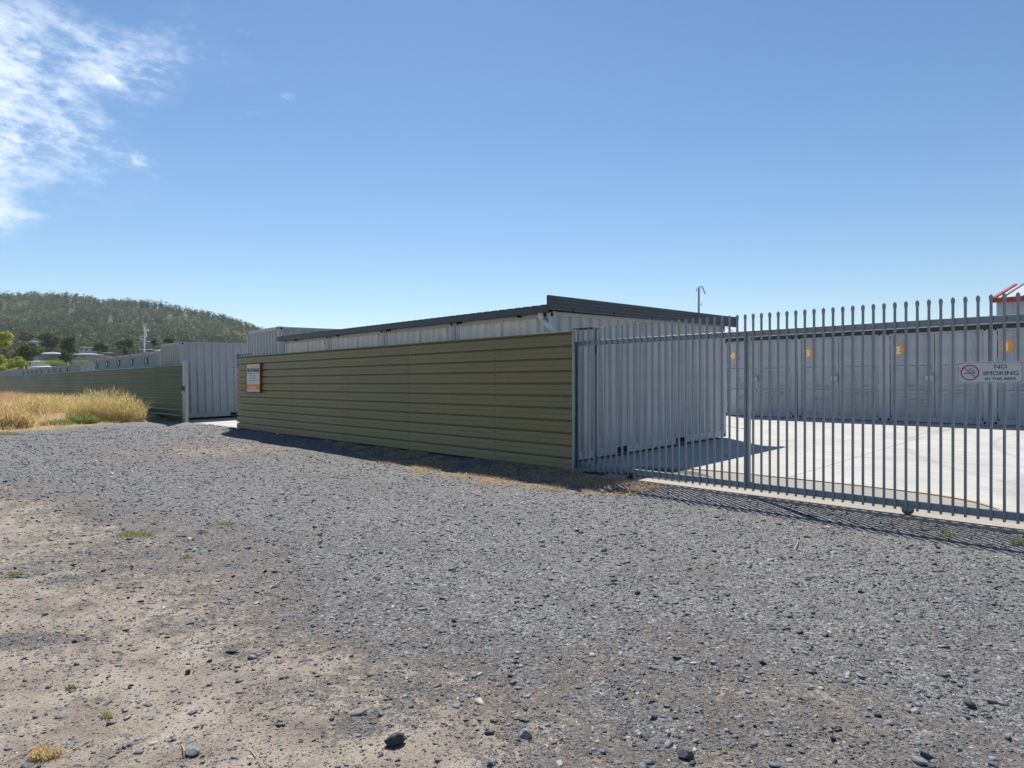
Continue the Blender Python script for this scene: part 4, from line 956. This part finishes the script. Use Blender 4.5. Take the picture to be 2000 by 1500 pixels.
def tree(label, X, Y, D, wpx, hpx, tmu, seed, name='eucalyptus_tree', dense=1.0):
    """crown of hpx pixels-high at depth D: X, Y = photo position of the crown's middle"""
    rg = np.random.default_rng(seed); x = (X - 1000) * D / 1260; zc = 1.4 + (750 - Y) * D / 1260; rw = wpx * D / 2520; rh = hpx * D / 2520
    zg = float(gz(x, D))
    t_ = thing(name, label, 'tree', (x, D, zg), 0)
    n_ = int(26 * dense); d = rg.normal(0, 1, (n_, 3)); d /= np.linalg.norm(d, axis=1)[:, None]; d *= (rg.random(n_) ** .5)[:, None] * .8
    Cc = np.stack([d[:, 0] * rw, d[:, 1] * rw * .9, (zc - zg) + d[:, 2] * rh], -1); q0 = rg.uniform(.22, .42, n_)
    rr_ = np.stack([q0 * rw, q0 * rw, q0 * rh * .75], -1)
    per = 150; V, Q = leaf_cloud(Cc, rr_, per, min(rw, rh) * .075, rg)
    tn = np.clip(np.repeat(rg.normal(tmu, .09, n_), per * 4) + np.repeat(rg.normal(0, .05, n_ * per), 4), 0, 1)
    cr = bigmesh('crown', V, Q, M['leafb' if tmu > .65 else 'leaf'], tone=tn); cr.parent = t_
    mb = MB(); mb.tube((0, 0, -.5), (rw * .05, 0, (zc - zg) * .55), rw * .07, rw * .05, 8); top = (rw * .05, 0, (zc - zg) * .55)
    part('trunk', mb, M['bark'], t_)
    for i in range(4):
        c = Cc[rg.integers(n_)]; mb = MB(); mb.tube(top, tuple(c), rw * .035, rw * .012, 6); part('limb', mb, M['bark'], t_)
trees = [('broad yellow-leaved tree cut by the left edge above the containers', 2, 668, 175, 44, 52, .97),
 ('dark spreading tree at left between the yellow tree and the white roof', 50, 690, 195, 62, 56, .60),
 ('yellow-green tree lower down at the left edge', 4, 707, 150, 30, 40, .9),
 ('dark olive tree left above the small white roof', 48, 656, 330, 46, 24, .56),
 ('tall rounded dark tree above the grey house', 93, 665, 270, 52, 42, .60),
 ('brownish-green tree right of the tall rounded dark one', 136, 674, 265, 36, 38, .5),
 ('bushy tree between the two white-roofed houses', 128, 697, 200, 30, 26, .48),
 ('dark green tree on the slope right of the two white-roofed houses', 196, 676, 300, 44, 34, .58),
 ('olive tree right of the dark slope tree', 246, 672, 320, 40, 28, .55),
 ('small tan-green tree above the middle pale containers', 244, 686, 260, 22, 18, .62),
 ('dark conifer-like tree near the right houses', 302, 668, 300, 14, 20, .3),
 ('dark tree behind the tall container at its left', 330, 664, 330, 26, 18, .2)]
for i, (lb, X, Y, D, wp, hp, tm) in enumerate(trees): tree(lb, X, Y, D, wp, hp, tm, 100 + i)
tree('round bright green bush above the far containers at left', 30, 710, 110, 46, 32, .85, 201, 'bush', 1.3)
tree('long green hedge-like bush in front of the grey house', 104, 708, 150, 52, 14, .7, 202, 'bush', 1.3)
tree('yellow-green bush low behind the far containers at the left edge', 2, 722, 105, 34, 20, .8, 203, 'bush')
tree('olive bush in front of the blue-grey house', 160, 707, 170, 46, 11, .7, 204, 'bush')

# ------------------------------------------------------------------ houses on the lower slope
def house(label, X0, X1, Ytop, Yeave, Ybase, D, wall, roof, deck=False, rot=0.15):
    x0 = (X0 - 1000) * D / 1260; x1 = (X1 - 1000) * D / 1260; zt_ = 1.4 + (750 - Ytop) * D / 1260; ze = 1.4 + (750 - Yeave) * D / 1260; zb_ = 1.4 + (750 - Ybase) * D / 1260
    zg = float(gz((x0 + x1) / 2, D)); wd = x1 - x0; dp = wd * .6
    h = thing('house', label, 'house', (x0, D, min(zb_, zg) - .5), -rot, 'houses at the foot of the hill'); z0 = h.location.z
    zt_ -= z0; ze -= z0; zt_ = ze + (zt_ - ze) * .5
    mb = MB(); mb.box(.6, wd - .6, 0, dp, 0, ze); part('wall', mb, wall, h)
    mb = MB(); e = .5
    mb.add([(0, -e, ze), (wd, -e, ze), (wd, dp + e, ze), (0, dp + e, ze), (wd * .28, dp * .45, zt_), (wd * .72, dp * .45, zt_), (0, -e, ze - .25), (wd, -e, ze - .25), (wd, dp + e, ze - .25), (0, dp + e, ze - .25)],
           [(0, 1, 5, 4), (1, 2, 5), (2, 3, 4, 5), (3, 0, 4), (0, 1, 7, 6), (1, 2, 8, 7), (3, 0, 6, 9), (6, 7, 8, 9)])
    part('roof', mb, roof, h)
    hh_ = ze - max(0, zb_ - z0)
    for i in range(max(2, int(wd / 3.2))):
        xa = 1.2 + i * (wd - 2) / max(2, int(wd / 3.2)); mb = MB(); mb.box(xa, xa + 1.6, -.06, .02, ze - hh_ * .55, ze - hh_ * .2)
        wdw = part('window', mb, M['glass'], h)
        k = MB(); k.box(xa - .1, xa + 1.7, -.09, -.061, ze - hh_ * .2, ze - hh_ * .2 + .12); k.box(xa - .1, xa + 1.7, -.09, -.061, ze - hh_ * .55 - .12, ze - hh_ * .55); part('sill', k, M['sign'], wdw)
    if deck:
        mb = MB(); mb.box(wd * .45, wd - .5, -1.6, -.1, ze - hh_ * .75, ze - hh_ * .7); mb.box(wd * .45, wd - .5, -1.6, -1.5, ze - hh_ * .42, ze - hh_ * .38)
        for i in range(9): mb.box(wd * .45 + i * wd * .06, wd * .45 + i * wd * .06 + .12, -1.6, -1.5, ze - hh_ * .75, ze - hh_ * .4)
        part('deck', mb, M['housewall'], h)
hs = [('grey house with white roof and a front deck, left of the blue-grey one', 73, 114, 685.5, 690.5, 703, 235, M['housewall'], M['whiteroof'], True),
 ('blue-grey house with broad white roof above the pale containers', 138, 185, 688, 692, 703, 240, M['housewall2'], M['whiteroof'], False),
 ('low white roof just above the second container group', 62, 99, 712.5, 716.5, 722, 120, M['whitewall'], M['whiteroof'], False),
 ('small white roof among the trees at left', 56, 88, 703, 706, 709, 170, M['whitewall'], M['whiteroof'], False),
 ('small white roof high among the dark trees at upper left', 38, 66, 664, 667, 672, 330, M['whitewall'], M['whiteroof'], False),
 ('house with grey roof and pale front on the slope beside the brownish tree', 152, 182, 676, 679, 690, 330, M['whitewall'], M['darkroof'], False),
 ('long brown-roofed house behind the pale containers', 184, 222, 695, 697, 703, 215, M['housewall3'], M['tileroof'], False),
 ('dark grey house right of the security camera pole', 268, 297, 680, 683, 690, 280, M['housewall'], M['darkroof'], False),
 ('small white-roofed house just left of the tall grey container', 303, 322, 682, 684.5, 688, 260, M['housewall2'], M['whiteroof'], False),
 ('pale lilac house up the slope behind the camera pole', 276, 293, 665, 667, 673, 360, M['housewall2'], M['housewall2'], False),
 ('tan-walled house left of the camera pole', 222, 246, 676, 679, 688, 330, M['housewall3'], M['tileroof'], False),
 ('brick house behind the five pale container ends', 196, 216, 687, 689.5, 697, 285, M['housewall3'], M['darkroof'], False)]
for h_ in hs: house(*h_)
bpy.context.view_layer.update()

# ------------------------------------------------------------------ haze: the air between here and the hill
hz_m = bpy.data.materials.new('haze_air'); hz_m.use_nodes = True; t = hz_m.node_tree; t.nodes.clear()
o_ = t.nodes.new('ShaderNodeOutputMaterial'); v_ = t.nodes.new('ShaderNodeVolumePrincipled'); v_.inputs['Color'].default_value = (0.72, 0.84, 1.0, 1); v_.inputs['Density'].default_value = 0.0001; v_.inputs['Anisotropy'].default_value = 0.2
t.links.new(v_.outputs[0], o_.inputs['Volume'])
mb = MB(); mb.box(-1800, 1800, -60, 1650, -8, 190); hzo = part('haze', mb, hz_m); struct(hzo, 'stuff'); hzo['label'] = 'thin pale air haze in front of the hill'; hzo['category'] = 'haze'
